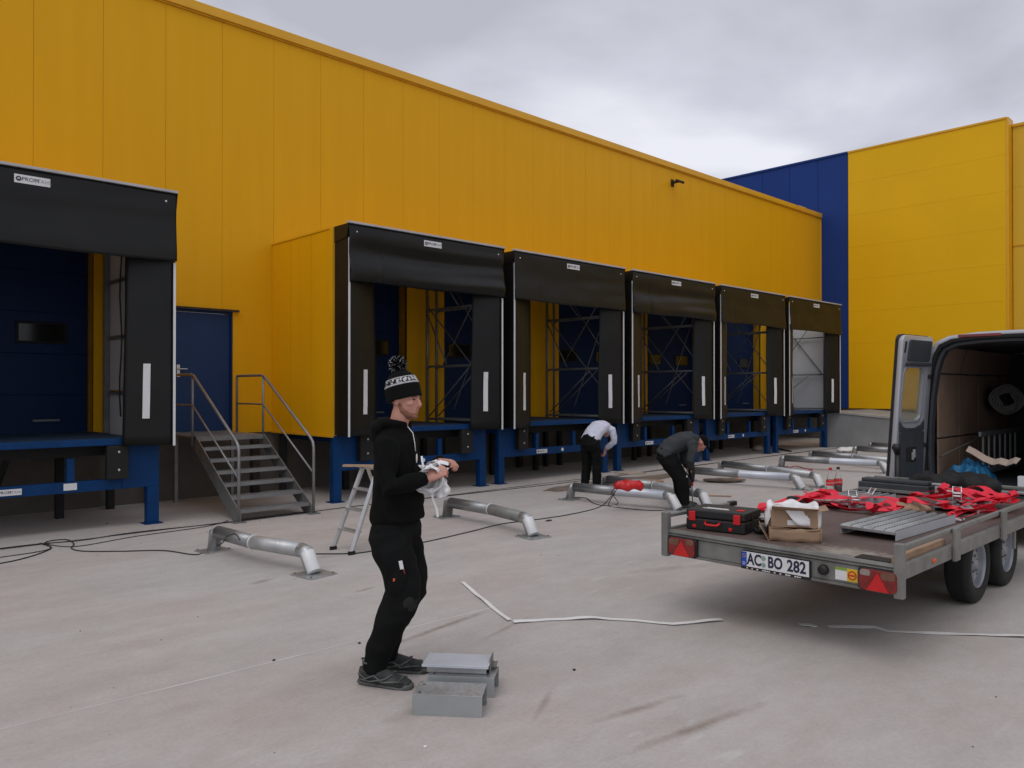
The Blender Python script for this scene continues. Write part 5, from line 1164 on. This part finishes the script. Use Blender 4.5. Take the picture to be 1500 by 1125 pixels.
# tool case
cs = thing('tool_case', 'black tool case with red latches and handle at the left rear of the deck', 'tool case', (5.40, 3.64, DZ + 0.001), R(-80.7))
part(cs, 'lower_shell', MB().box(0, 0.49, 0, 0.36, 0, 0.095), 'blackpl', 0.012); part(cs, 'lid', MB().box(0.001, 0.489, 0.001, 0.359, 0.098, 0.165), 'blackpl', 0.012)
for x_ in (0.03, 0.40): part(cs, 'latch', MB().box(x_, x_ + 0.055, -0.014, 0.002, 0.075, 0.15), 'red', 0.004)
for x_ in (0.06, 0.36): part(cs, 'lower_latch', MB().box(x_, x_ + 0.03, -0.008, 0.002, 0.02, 0.045), 'red', 0.003)
part(cs, 'handle', MB().tube([(0.17, -0.002, 0.075), (0.175, -0.028, 0.062), (0.19, -0.034, 0.055), (0.27, -0.034, 0.055), (0.285, -0.028, 0.062), (0.29, -0.002, 0.075)], 0.009, 8), 'red', smooth=True)
part(cs, 'side_latch', MB().box(0.488, 0.495, 0.14, 0.2, 0.05, 0.14), 'blackpl', 0.003)
part(cs, 'lid_latch', MB().box(0.38, 0.44, 0.10, 0.15, 0.164, 0.172), 'red', 0.003)
for x_, y_, w in ((0.10, 0.10, 0.22), (0.12, 0.135, 0.18)): part(cs, 'paper_strip', MB().box(x_, x_ + w, y_, y_ + 0.02, 0.1655, 0.167), 'tape')
# cardboard boxes
bx = thing('cardboard_box', 'flattened brown cardboard box under the open one on the trailer', 'box', (5.62, 2.83, DZ + 0.001), R(-60))
mb = MB().grid(lambda u, v: (-0.18 + 0.36 * u, -0.13 + 0.012 * math.sin(u * 9), 0.0 + 0.095 * v + 0.006 * math.sin(u * 13)), 14, 3, 0.004)
part(bx, 'front_side', mb, 'card', smooth=True)
part(bx, 'right_side', MB().grid(lambda u, v: (0.18 + 0.01 * math.sin(u * 8), -0.13 + 0.26 * u, 0.095 * v), 10, 3, 0.004), 'card', smooth=True)
part(bx, 'left_side', MB().box(-0.18, -0.176, -0.125, 0.13, 0, 0.09), 'card'); part(bx, 'back_side', MB().box(-0.175, 0.18, 0.13, 0.134, 0, 0.09), 'card')
part(bx, 'top', MB().grid(lambda u, v: (-0.18 + 0.36 * u, -0.13 + 0.26 * v, 0.094 + 0.008 * math.sin(u * 7 + v * 4)), 12, 8, 0.003), 'card', smooth=True)
part(bx, 'loose_flap', MB().quad((-0.185, -0.13, 0.0), (-0.185, 0.10, 0.0), (-0.25, 0.08, 0.11), (-0.245, -0.11, 0.10)), 'card').modifiers.new('s', 'SOLIDIFY').thickness = 0.004
bo = thing('cardboard_box', 'open brown cardboard box with white film hanging over its rim', 'box', (5.62, 2.84, DZ + 0.107), R(-57))
for nm, a in (('front_side', (-0.165, 0.165, -0.12, -0.116, 0, 0.15)), ('back_side', (-0.165, 0.165, 0.116, 0.12, 0, 0.15)), ('left_side', (-0.165, -0.161, -0.115, 0.115, 0, 0.15)), ('right_side', (0.161, 0.165, -0.115, 0.115, 0, 0.15))):
    part(bo, nm, MB().box(*a), 'card', 0.001)
part(bo, 'bottom', MB().box(-0.16, 0.16, -0.115, 0.115, 0, 0.004), 'card')
part(bo, 'label', MB().box(-0.05, 0.02, -0.1225, -0.1205, 0.02, 0.065), 'white')
for pts4 in (((-0.16, -0.12, 0.151), (0.16, -0.12, 0.151), (0.165, -0.20, 0.185), (-0.165, -0.19, 0.20)), ((0.165, -0.11, 0.151), (0.165, 0.11, 0.151), (0.25, 0.12, 0.175), (0.24, -0.12, 0.17))):
    fo = part(bo, 'flap', MB().quad(*pts4), 'card'); fo.modifiers.new('s', 'SOLIDIFY').thickness = 0.004
bo.scale = (1, 1, 0.8)
film = lump('white_film', (0, 0, 0), (0.1, 0.1, 0.05), 'plastic_white', 'x', 'x', 0.0, 5)
bpy.data.objects.remove(film)
def filmf(u, v):
    a = 2 * math.pi * u
    rx, ry = 0.155, 0.11
    if v < 0.35: s_ = v / 0.35; r_ = 0.75 + 0.25 * s_; z = 0.10 + 0.10 * s_
    else:
        s_ = (v - 0.35) / 0.65; r_ = 1.0 + 0.30 * s_ ** 0.5; drop = (0.02 + 0.19 * max(0, math.cos(a + 0.75)) ** 3 + 0.16 * max(0, math.cos(a - 3.4)) ** 8 + 0.04 * max(0, math.sin(3 * a)))
        z = 0.20 + 0.02 * math.sin(5 * a) - s_ ** 1.5 * drop * 1.1
    n_ = 0.014 * noise.noise(Vector((math.cos(a) * 3, math.sin(a) * 3, v * 5)))
    return ((rx * r_ + n_) * math.cos(a), (ry * r_ + n_) * math.sin(a), z + 0.03 * noise.noise(Vector((math.cos(a) * 2, math.sin(a) * 2, v * 3 + 5))) * v)
wf = thing('plastic_film', 'white plastic film bunched in the open cardboard box', 'plastic film', bo.location, R(-57))
wf.scale = (1, 1, 0.8)
part(wf, 'film_sheet', MB().grid(filmf, 60, 16, 0.0015), 'plastic_white', smooth=True)
part(wf, 'film_heap', MB().grid(lambda u, v: (-0.12 + 0.24 * u, -0.085 + 0.17 * v, 0.14 + 0.045 * noise.noise(Vector((u * 5, v * 5, 1))) + 0.02 * noise.noise(Vector((u * 13, v * 13, 4)))), 26, 20, 0.001), 'plastic_white', smooth=True)
lump('work_glove', (5.66, 3.07, DZ + 0.001), (0.10, 0.05, 0.035), 'blackpl', 'black work glove lying right of the tool case', 'glove', 0.012, 20, 21, R(-60), 0.006)
lump('black_bag', (6.05, 3.12, DZ + 0.001), (0.13, 0.08, 0.05), 'blackpl', 'small black bag behind the tool case', 'bag', 0.015, 14, 22, R(-70), 0.008)
lump('cable_coil', (7.05, 3.55, DZ + 0.001), (0.09, 0.09, 0.07), 'rubber', 'dark rolled cuff seen behind the open cardboard box', 'roll', 0.01, 18, 23, 0, 0.008)
# corrugated loading ramps
def ramp(x, y, L_, w, h, rz, z0, label, tilt=0.0):
    t = thing('loading_ramp', label, 'loading ramp', (x, y, z0), rz, 'ribbed galvanised ramp boards on the trailer'); t.rotation_euler = (0, tilt, rz)
    def prof(v):
        q = (v * 5) % 1.0; return h - 0.03 * (0.5 - 0.5 * math.cos(2 * math.pi * q)) if 0.02 < v < 0.98 else h
    part(t, 'tread_surface', MB().grid(lambda u, v: (L_ * u, w * (v - 0.5), prof(v)), 2, 60, 0.003), 'galv_matt2', smooth=True)
    for yy in (-w / 2, w / 2 - 0.006): part(t, 'side_wall', MB().box(0, L_, yy, yy + 0.006, 0, h - 0.004), 'galv_bright', 0.001)
    part(t, 'end_wall', MB().box(L_ - 0.006, L_, -w / 2 + 0.006, w / 2 - 0.006, 0, h - 0.018), 'galv')
    part(t, 'front_edge', MB().box(-0.02, 0.0, -w / 2, w / 2, h - 0.03, h - 0.006), 'galv', 0.003)
    pm_ = MB()
    for k in range(5):
        for j in range(int(L_ / 0.05)):
            pm_.cbox((0.04 + j * 0.05, w * ((k + 0.0) / 5 - 0.5) + 0.004 + w * 0.1 * 0.02, h + 0.001), (0.026, 0.008, 0.002))
    hs_ = part(t, 'perforations', pm_, 'dark'); hs_['kind'] = 'stuff'
    return t
ramp(6.08, 2.47, 1.18, 0.42, 0.075, R(-2), DZ + 0.004, 'ribbed galvanised ramp board nearest the side rail of the trailer, lying clear')
ramp(7.35, 3.35, 0.95, 0.40, 0.075, R(-4), DZ + 0.001, 'ribbed galvanised ramp board beside the cola bottles, red webbing in front of it')
ramp(7.9, 2.42, 0.95, 0.36, 0.06, R(6), DZ + 0.001, 'ribbed galvanised ramp board mostly buried under the right-hand red webbing')
ramp(6.15, 3.50, 0.95, 0.32, 0.05, R(-3), DZ + 0.001, 'ribbed galvanised ramp board behind the black tool case')
# red webbing
def straps(seed, items, label, group='piles of red lashing straps', name='lashing_strap'):
    cx = sum(i[0] for i in items) / len(items); cy = sum(i[1] for i in items) / len(items)
    t = thing(name, label, 'lashing strap', (cx, cy, DZ), 0, group); random.seed(seed)
    for (x, y, rx, ry, rot, turns, zb, amp) in items:
        n = int(56 * turns) + 2; pts = []; wd = []; rm = rotz(rot); ph = random.uniform(0, 6); off = random.uniform(0, 50)
        for k in range(n):
            a = ph + 2 * math.pi * turns * k / n; rr = 1 + 0.3 * noise.noise(Vector((a * 0.7, off, 0)))
            p = rm @ Vector((rx * rr * math.cos(a), ry * rr * math.sin(a), 0)); z = DZ + zb + 0.012 + max(0, amp * (0.45 + noise.noise(Vector((a * 0.8, off, 7))) * 1.2)) + 0.004 * k / n
            pts.append(Vector((x, y, z)) + p); tw = 1.1 * noise.noise(Vector((a * 0.55, off, 3))) + 0.2
            rad = (rm @ Vector((math.cos(a), math.sin(a), 0))).normalized(); wd.append(rad * math.cos(tw) + Vector((0, 0, 1)) * math.sin(tw))
        part(t, 'webbing', MB().ribbon(pts, 0.066, 0.003, wd), 'red_strap', smooth=False, world=True)
    return t
s1 = straps(4, [(7.55, 3.25, 0.42, 0.20, -0.9, 1.6, 0.0, 0.06), (7.45, 3.35, 0.30, 0.16, -0.7, 1.3, 0.03, 0.08), (7.85, 3.75 - .12, 0.30, 0.10, 0.2, 1.2, 0.0, 0.05), (7.35, 3.0, 0.28, 0.12, -1.2, 1.5, 0.0, 0.06), (7.30, 2.82, 0.16, 0.12, 0.5, 1.4, 0.02, 0.09), (7.7, 3.6, 0.22, 0.13, 0.5, 1.5, 0.03, 0.07)], 'pile of red lashing straps in front of the cola bottles')
s2 = straps(9, [(8.0, 2.30, 0.42, 0.18, 0.1, 1.5, 0.03, 0.08), (8.35, 2.42, 0.38, 0.22, 0.4, 1.6, 0.07, 0.10), (7.75, 2.22, 0.40, 0.13, -0.1, 1.4, 0.0, 0.06), (7.72, 2.62, 0.24, 0.15, 0.8, 1.2, 0.04, 0.10), (8.4, 2.2, 0.30, 0.14, 0.2, 1.4, 0.05, 0.1), (8.15, 2.6, 0.33, 0.14, -0.5, 1.3, 0.08, 0.07), (8.2, 2.35, 0.25, 0.2, 0.9, 1.3, 0.08, 0.06)], 'larger pile of red lashing straps against the right side rail of the trailer')
s3 = straps(13, [(6.75, 3.52, 0.42, 0.06, 0.02, 1.1, 0.05, 0.04), (6.6, 3.45, 0.3, 0.07, -0.1, 1.1, 0.05, 0.03)], 'thin red lashing strap lying on the ramp board behind the tool case')
def buckle(t, c, rz, s=1.0):
    mb = MB(); r_ = rotz(rz); c = Vector(c)
    for y in (-0.028, 0.028): mb.cbox(c + r_ @ Vector((0, y * s, 0.03)), (0.13 * s, 0.005, 0.05 * s), r_)
    mb.tube([c + r_ @ Vector((-0.05, -0.03, 0.03)), c + r_ @ Vector((-0.05, 0.03, 0.03))], 0.009, 8); mb.tube([c + r_ @ Vector((0.05, -0.03, 0.045)), c + r_ @ Vector((0.05, 0.03, 0.045))], 0.011, 8)
    mb.tube([c + r_ @ Vector((0.05, -0.035, 0.045)), c + r_ @ Vector((0.09, -0.035, 0.10)), c + r_ @ Vector((0.09, 0.035, 0.10)), c + r_ @ Vector((0.05, 0.035, 0.045))], 0.007, 8)
    part(t, 'ratchet_buckle', mb, 'alu', world=True)
def hook(t, c, rz):
    r_ = rotz(rz); c = Vector(c); pts = [c + r_ @ Vector((0.05 * math.cos(a) , 0.035 * math.sin(a), 0.02)) for a in [R(q) for q in range(-60, 200, 20)]]
    part(t, 'hook', MB().tube(pts, 0.006, 8, side=(0, 0, 1)), 'white', smooth=True, world=True)
buckle(s1, (7.38, 3.12, DZ + 0.07), 0.6, 1.2); buckle(s1, (7.62, 3.12, DZ + 0.08), -0.6)
buckle(s2, (7.95, 2.42, DZ + 0.12), 0.3, 1.2); hook(s2, (7.32, 2.2, DZ + 0.01), 0.4); hook(s2, (8.1, 2.5, DZ + 0.15), 1.4)
lump('dark_gloves', (7.55, 2.72, DZ + 0.001), (0.2, 0.10, 0.045), 'card', 'brown gloves between the two piles of red straps', 'gloves', 0.015, 14, 25, R(-60), 0.008)
# cola bottles
def bottle(x, y, label, cap, fill, group):
    t = thing('cola_bottle', label, 'bottle', (x, y, DZ + 0.001), 0, group)
    out = [(0.0, 0.004), (0.030, 0.0), (0.039, 0.012), (0.040, 0.06), (0.037, 0.10), (0.040, 0.135), (0.041, 0.16), (0.038, 0.19), (0.028, 0.225), (0.018, 0.26), (0.014, 0.285), (0.0135, 0.305)]
    part(t, 'bottle_body', MB().lathe(out, (0, 0, 0), 'Z', 24), 'pet', smooth=True)
    liq = [(0, 0.008)] + [(r_ - 0.002, h + 0.004 if k == 1 else h) for k, (r_, h) in enumerate(out) if 0 < k and h <= fill] + [(0.035, fill), (0.0, fill)]
    part(t, 'cola', MB().lathe(liq, (0, 0, 0), 'Z', 24), 'cola', smooth=True)
    part(t, 'bottle_cap', MB().lathe([(0.0165, 0.292), (0.0165, 0.314), (0.014, 0.317), (0, 0.317)], (0, 0, 0), 'Z', 20), cap, smooth=False)
    lb = part(t, 'bottle_label', MB().lathe([(0.0405, 0.135), (0.0418, 0.14), (0.0425, 0.16), (0.0415, 0.185), (0.0385, 0.192)], (0, 0, 0), 'Z', 28), 'red', smooth=True)
    cu = text(lb, 'label_script', 'Coca-Cola', 0.030, 'white', (0, 0, 0), '+Z', 1.0, 0.0003, world=False)
    for v in cu.data.vertices:
        a = math.atan2(-y, -x) + v.co.x / 0.043; rr = 0.0432 + v.co.z
        v.co = Vector((rr * math.cos(a), rr * math.sin(a), 0.162 + v.co.y))
    return t
bottle(7.98, 3.62, 'clear cola bottle with red cap, nearly empty, left of the two on the trailer', 'red', 0.07, 'two cola bottles on the trailer')
bottle(8.12, 3.60, 'cola bottle with black cap, half full, right of the two on the trailer', 'blackpl', 0.135, 'two cola bottles on the trailer')
# stuff at the front of the deck
solo('black_bar', MB().box(8.80, 9.02, 2.95, 3.68, DZ + 0.001, DZ + 0.11).box(8.84, 9.0, 2.97, 3.66, DZ + 0.111, DZ + 0.15), 'van_trim', 'long black bar lying crosswise at the front of the trailer deck', 'bar', bev=0.01)
solo('aluminium_strip', MB().box(8.76, 8.79, 2.93, 3.66, DZ + 0.02, DZ + 0.05), 'galv_matt', 'thin metal strip in front of the black crosswise bar', 'strip', bev=0.003)
solo('metal_clamp', MB().cbox((8.85, 2.85, DZ + 0.14), (0.05, 0.16, 0.02)).cbox((8.85, 2.80, DZ + 0.10), (0.05, 0.14, 0.02)).cbox((8.86, 2.84, DZ + 0.06), (0.12, 0.10, 0.12)), 'alu', 'bright metal clamp at the end of the black bar', 'clamp', bev=0.004)
lump('black_tarpaulin', (9.28, 2.85, DZ + 0.001), (0.22, 0.42, 0.12), 'rubber', 'crumpled black tarpaulin heaped at the van end of the trailer', 'tarpaulin', 0.04, 5, 31, R(8), 0.014)

# ================================================================= van
VC = 2.57; VX0, VX1 = 10.32, 15.6
van = thing('van', 'silver delivery van with open rear, parked in front of the trailer', 'van', (12.9, VC, 0))
half = [(0.84, 0.34), (0.955, 0.40), (0.985, 0.62), (0.995, 0.95), (0.985, 1.35), (0.955, 1.75), (0.905, 2.10), (0.86, 2.27), (0.80, 2.38), (0.66, 2.445), (0.35, 2.475), (0.0, 2.48)]
def ring_pts(x, s=1.0, dz=0.0, zs=1.0): 
    L_ = [(VC + y * s, 0.34 + (z - 0.34) * zs + dz) for y, z in half]; Rr = [(2 * VC - y, z) for y, z in L_[:-1]][::-1]
    return [Vector((x, y, z)) for y, z in L_ + Rr]
mb = MB(); xs = [(VX0, 0.995, 0.998), (VX0 + 0.05, 1.0, 1.0), (11.5, 1.0, 1.0), (13.4, 1.0, 1.0), (14.2, 0.99, 0.97), (14.75, 0.96, 0.72), (15.1, 0.94, 0.48), (15.5, 0.90, 0.42), (15.6, 0.82, 0.30)]
rings = []
for x, s, zs in xs: rings.append(len(mb.v)); mb.v += ring_pts(x, s, 0, zs)
n_ = len(ring_pts(0))
for a, b_ in zip(rings, rings[1:]):
    for j in range(n_ - 1): mb.f.append((a + j, a + j + 1, b_ + j + 1, b_ + j))
mb.f.append(tuple(rings[-1] + j for j in range(n_)))
part(van, 'body_shell', mb, 'van_paint', smooth=True, world=True).modifiers.new('s', 'SOLIDIFY').thickness = 0.03
def scaled(x, s, cz=1.45):  return [Vector((x, VC + (p.y - VC) * s, cz + (p.z - cz) * s)) for p in ring_pts(x)]
def frame_ring(name, x0, x1, s0, s1, m):
    mb = MB(); A, B, C, D = scaled(x0, s0), scaled(x0, s1), scaled(x1, s1), scaled(x1, s0); i = 0
    n = len(A); mb.v = A + B + C + D
    for j in range(n):
        k = (j + 1) % n
        for p, q in ((0, 1), (1, 2), (2, 3), (3, 0)): mb.f.append((p * n + j, p * n + k, q * n + k, q * n + j))
    return part(van, name, mb, m, 0.004, True, True)
frame_ring('rear_frame', VX0 - 0.004, VX0 + 0.10, 0.985, 0.955, 'van_paint')
frame_ring('door_seal', VX0 - 0.014, VX0 + 0.05, 0.955, 0.915, 'rubber')
frame_ring('inner_frame', VX0 + 0.03, VX0 + 0.16, 0.912, 0.875, 'van_trim')
part(van, 'brake_lamp', MB().box(VX0 - 0.02, VX0 + 0.02, VC + 0.10, VC + 0.55, 2.415, 2.45), 'lens_red', 0.006, world=True)
part(van, 'cargo_floor', MB().box(VX0 + 0.05, 13.4, VC - 0.86, VC + 0.86, 0.58, 0.62), 'van_trim', world=True)
part(van, 'door_sill', MB().box(VX0 - 0.03, VX0 + 0.06, VC - 0.84, VC + 0.84, 0.605, 0.635), 'alu', 0.005, world=True)
part(van, 'rear_bumper', MB().box(VX0 - 0.16, VX0 - 0.02, VC - 0.95, VC + 0.95, 0.40, 0.59), 'blackpl', 0.03, world=True)
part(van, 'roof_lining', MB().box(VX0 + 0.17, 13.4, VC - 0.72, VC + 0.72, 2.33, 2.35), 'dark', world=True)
for k in range(4):
    xa_ = VX0 + 0.18 + k * 0.78
    for zz, z1_ in ((0.63, 1.18), (1.20, 1.98)): part(van, 'wall_lining', MB().box(xa_, xa_ + 0.765, VC + 0.83, VC + 0.85, zz, z1_), 'ply', 0.003, world=True)
    part(van, 'upper_lining', MB().quad((xa_, VC + 0.825, 2.0), (xa_ + 0.765, VC + 0.825, 2.0), (xa_ + 0.765, VC + 0.74, 2.31), (xa_, VC + 0.74, 2.31)), 'ply', world=True)
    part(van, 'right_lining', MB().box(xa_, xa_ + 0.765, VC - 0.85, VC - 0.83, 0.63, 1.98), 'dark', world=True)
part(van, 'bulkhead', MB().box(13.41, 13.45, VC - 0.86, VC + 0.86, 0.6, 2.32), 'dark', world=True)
part(van, 'shelf', MB().box(12.2, 13.4, VC - 0.8, VC - 0.2, 1.4, 1.43), 'frame', world=True)
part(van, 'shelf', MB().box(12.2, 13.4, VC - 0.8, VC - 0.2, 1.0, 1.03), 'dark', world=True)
part(van, 'windscreen', MB().quad((14.25, VC - 0.8, 2.28), (14.25, VC + 0.8, 2.28), (14.86, VC + 0.86, 1.50), (14.86, VC - 0.86, 1.50)), 'glass', world=True)
for xw in (11.35, 14.7):
    for ya, yb in ((VC - 1.0, VC - 0.78), (VC + 0.78, VC + 1.0)):
        o_ = wheel(xw, ya, yb, 0.34, van)
# rear door, swung open towards the camera side
hx, hy = VX0 - 0.02, 3.56; fx, fy = 9.55, 3.64
dvec = Vector((fx - hx, fy - hy, 0)); DL = dvec.length; du = dvec.normalized(); dn = Vector((-du.y, du.x, 0))   # dn points to the viewer side (-Y)
if dn.y > 0: dn = -dn
def DP(u, z, o=0.0):       # u along door (0 hinge .. DL free edge), lean with height like the body side
    zr = (z - 0.6) / 1.85; lean_ = 0.13 * max(0, zr) ** 2.2
    return Vector((hx, hy - lean_, 0)) + du * u + dn * o + Vector((0, 0, z))
def rr(u0, u1, z0, z1, r, n=5, dtop=0.0):
    pts = []
    for cu, cz, a0 in ((u1 - r, z0 + r, -90), (u1 - r, z1 - r, 0), (u0 + r, z1 - r, 90), (u0 + r, z0 + r, 180)):
        for k in range(n + 1):
            a = R(a0 + 90 * k / n); pts.append((cu + r * math.cos(a), cz + r * math.sin(a)))
    return pts
def ringpanel(outer, inner, o0, o1):
    mb = MB(); n = len(outer)
    for P_, o in ((outer, o0), (inner, o0), (inner, o1), (outer, o1)): mb.v += [DP(u, z, o) for u, z in P_]
    for j in range(n):
        k = (j + 1) % n
        for p, q in ((0, 1), (1, 2), (2, 3), (3, 0)): mb.f.append((p * n + j, p * n + k, q * n + k, q * n + j))
    return mb
def plate(poly, o0, o1):
    mb = MB(); n = len(poly); mb.v = [DP(u, z, o0) for u, z in poly] + [DP(u, z, o1) for u, z in poly]
    mb.f = [tuple(range(n)), tuple(reversed(range(n, 2 * n)))] + [(j, (j + 1) % n, n + (j + 1) % n, n + j) for j in range(n)]
    return mb
def subdiv(poly, n=6):
    out = []
    for (a, b_), (c, d) in zip(poly, poly[1:] + poly[:1]):
        for k in range(n): out.append((a + (c - a) * k / n, b_ + (d - b_) * k / n))
    return out
door = part(van, 'rear_door', ringpanel(rr(0, DL, 0.62, 2.43, 0.07), rr(0.14, DL - 0.12, 1.42, 2.06, 0.09), 0.0, 0.055), 'van_paint', 0.006, True, True)
pd_ = lambda n, mb, m, bev=0, smooth=False: part(door, n, mb, m, bev, smooth, True)
pd_('window_pane', plate(rr(0.13, DL - 0.11, 1.41, 2.07, 0.09), 0.02, 0.026), 'pane')
pd_('outer_edge', ringpanel(rr(-0.012, DL + 0.012, 0.60, 2.445, 0.075), rr(0.02, DL - 0.02, 0.64, 2.41, 0.06), -0.03, -0.001), 'blackpl')
pd_('lower_lining', plate(rr(0.05, DL - 0.10, 0.68, 1.30, 0.04), 0.056, 0.075), 'van_trim', 0.006)
pd_('mid_lining', plate([(0.05, 1.302), (0.05, 1.50), (0.09, 1.42), (0.14, 1.37), (0.30, 1.335), (0.50, 1.34), (0.58, 1.36), (DL - 0.10, 1.42), (DL - 0.10, 1.302)], 0.056, 0.073), 'van_trim', 0.005)
pd_('upper_lining', plate(rr(0.06, DL - 0.15, 2.13, 2.38, 0.03), 0.056, 0.074), 'van_trim', 0.006)
pd_('upper_ledge', plate(rr(0.03, DL - 0.13, 2.075, 2.115, 0.018), 0.056, 0.09), 'van_trim', 0.006)
pd_('window_rim', ringpanel(rr(0.12, DL - 0.10, 1.40, 2.07, 0.10), rr(0.15, DL - 0.13, 1.43, 2.05, 0.09), 0.056, 0.062), 'van_paint', 0.002, True)
pd_('handle_recess', plate(rr(0.24, 0.50, 0.93, 1.11, 0.02), 0.0755, 0.079), 'dark')
pd_('door_latch', MB().cbox(DP(0.33, 1.03, 0.095), (0.05, 0.03, 0.10)).cbox(DP(0.38, 1.00, 0.10), (0.03, 0.03, 0.09)), 'alu', 0.008)
pd_('edge_lock', plate(rr(DL - 0.07, DL - 0.015, 0.92, 1.14, 0.015), 0.056, 0.075), 'alu', 0.004)
pd_('hinge', MB().cbox(DP(0.02, 1.12, 0.07), (0.09, 0.05, 0.05)), 'blackpl', 0.006)
pd_('hinge', MB().cbox(DP(0.02, 1.95, 0.07), (0.09, 0.05, 0.05)), 'blackpl', 0.006)
pd_('upper_slot', plate(rr(DL - 0.10, DL - 0.06, 2.22, 2.36, 0.018), 0.056, 0.060), 'dark')
# load in the van
ldr = thing('aluminium_ladder', 'aluminium ladder lying on its side inside the van', 'ladder', (11.9, 3.15, 0.7))
for zz in (0.72, 1.20): part(ldr, 'stile', MB().box(11.1, 12.9, 3.10, 3.13, zz + 0.0, zz + 0.06), 'frame', 0.004, world=True)
for k in range(7): part(ldr, 'rung', MB().box(11.22 + 0.24 * k, 11.26 + 0.24 * k, 3.105, 3.125, 0.781, 1.199), 'frame', 0.003, world=True)
co = thing('hose_reel', 'pale coil of hose hanging on the inner wall of the van', 'hose reel', (12.6, 3.15, 1.62))
for k in range(6):
    rr_c = 0.10 + 0.02 * k
    part(co, 'coil_turn', MB().tube([(12.3 + 0.6 * rr_c * math.cos(a), 3.12 - 0.8 * rr_c * math.cos(a) + 0.02 * math.sin(3 * a + k), 1.66 + rr_c * math.sin(a)) for a in [2 * math.pi * j / 28 for j in range(28)]], 0.016, 8, side=(0, 1, 0), closed=True), 'coil', smooth=True, world=True)
part(co, 'reel_hub', MB().lathe([(0, -0.03), (0.05, -0.03), (0.05, 0.03), (0.16, 0.03)], (12.3, 3.30, 1.66), 'Y', 20), 'dark', world=True)
solo('wooden_pole', MB().tube([(10.45, 3.36, 0.98), (11.7, 3.2, 1.2)], 0.012, 8), 'conc', 'thin pale pole leaning inside the van', 'pole', smooth=True)
def drape(name, c, rx, ry, h, m, label, cat, seed, thick=0.006, rz=0.0, fold=0.05):
    def f(u, v):
        x, y = (u - 0.5) * 2, (v - 0.5) * 2; d = max(abs(x), abs(y))
        z = h * (1 - d ** 2.2) + fold * noise.noise(Vector((x * 2.2, y * 2.2, seed))) + 0.5 * fold * noise.noise(Vector((x * 5, y * 5, seed)))
        return (x * rx, y * ry, max(0.004, z))
    mb = MB().grid(f, 36, 36, thick); rm = rotz(rz)
    for i, v in enumerate(mb.v): mb.v[i] = rm @ v + Vector(c)
    return solo(name, mb, m, label, cat, smooth=True, origin=c)
drape('blue_tarpaulin', (10.66, 3.10, 0.637), 0.22, 0.27, 0.27, 'blue_cloth', 'crumpled bright blue tarpaulin on the van floor', 'tarpaulin', 3, rz=-0.3, fold=0.09)
pts = [Vector((10.56, 3.10, 1.08)), Vector((10.58, 3.03, 1.04)), Vector((10.6, 2.93, 0.97)), Vector((10.6, 2.83, 0.93)), Vector((10.6, 2.76, 0.95)), Vector((10.58, 2.68, 0.93)), Vector((10.56, 2.60, 0.97)), Vector((10.55, 2.56, 0.96))]
o = solo('beige_cloth', MB().ribbon(pts, 0.10, 0.012, Vector((0.75, 0, 0.65))), 'beige_cloth', 'long beige cloth draped over the blue tarpaulin', 'cloth', bev=0.004)
lump('dark_crate', (11.6, 2.2, 0.622), (0.6, 0.4, 0.3), 'dark', 'dark heap of tools on the right of the van floor', 'tools', 0.05, 4, 40, 0, 0.03)
solo('paper_box', MB().box(10.42, 10.52, 2.44, 2.54, 0.637, 0.80), 'white_panel', 'small pale carton beside the blue tarpaulin in the van', 'carton', bev=0.004)

# loose grit and chips swept along the docks and over the yard
random.seed(21); gm = MB()
def chip(x, y, r_):
    i = len(gm.v); a = random.uniform(0, 6)
    for k in range(3): gm.v.append(Vector((x + r_ * math.cos(a + 2.1 * k), y + r_ * 0.8 * math.sin(a + 2.1 * k), 0.001)))
    gm.v.append(Vector((x, y, 0.001 + r_ * 0.7))); gm.f += [(i, i + 1, i + 3), (i + 1, i + 2, i + 3), (i + 2, i, i + 3)]
for k in range(1900):
    if k % 12: x_ = random.uniform(1, 24); y_ = 10.33 + random.gauss(0, 0.35)
    else: x_ = random.uniform(1, 16); y_ = random.uniform(0.5, 10)
    chip(x_, y_, random.choice((0.003, 0.004, 0.005, 0.006, 0.009)))
M['grit'] = mat('grit', (0.22, 0.19, 0.17), 0.9, 0, 0.3, 30)
g_o = put('grit', gm.mesh('grit', M['grit']), None, kind='stuff', label='loose grit and small chips on the concrete yard', category='grit')
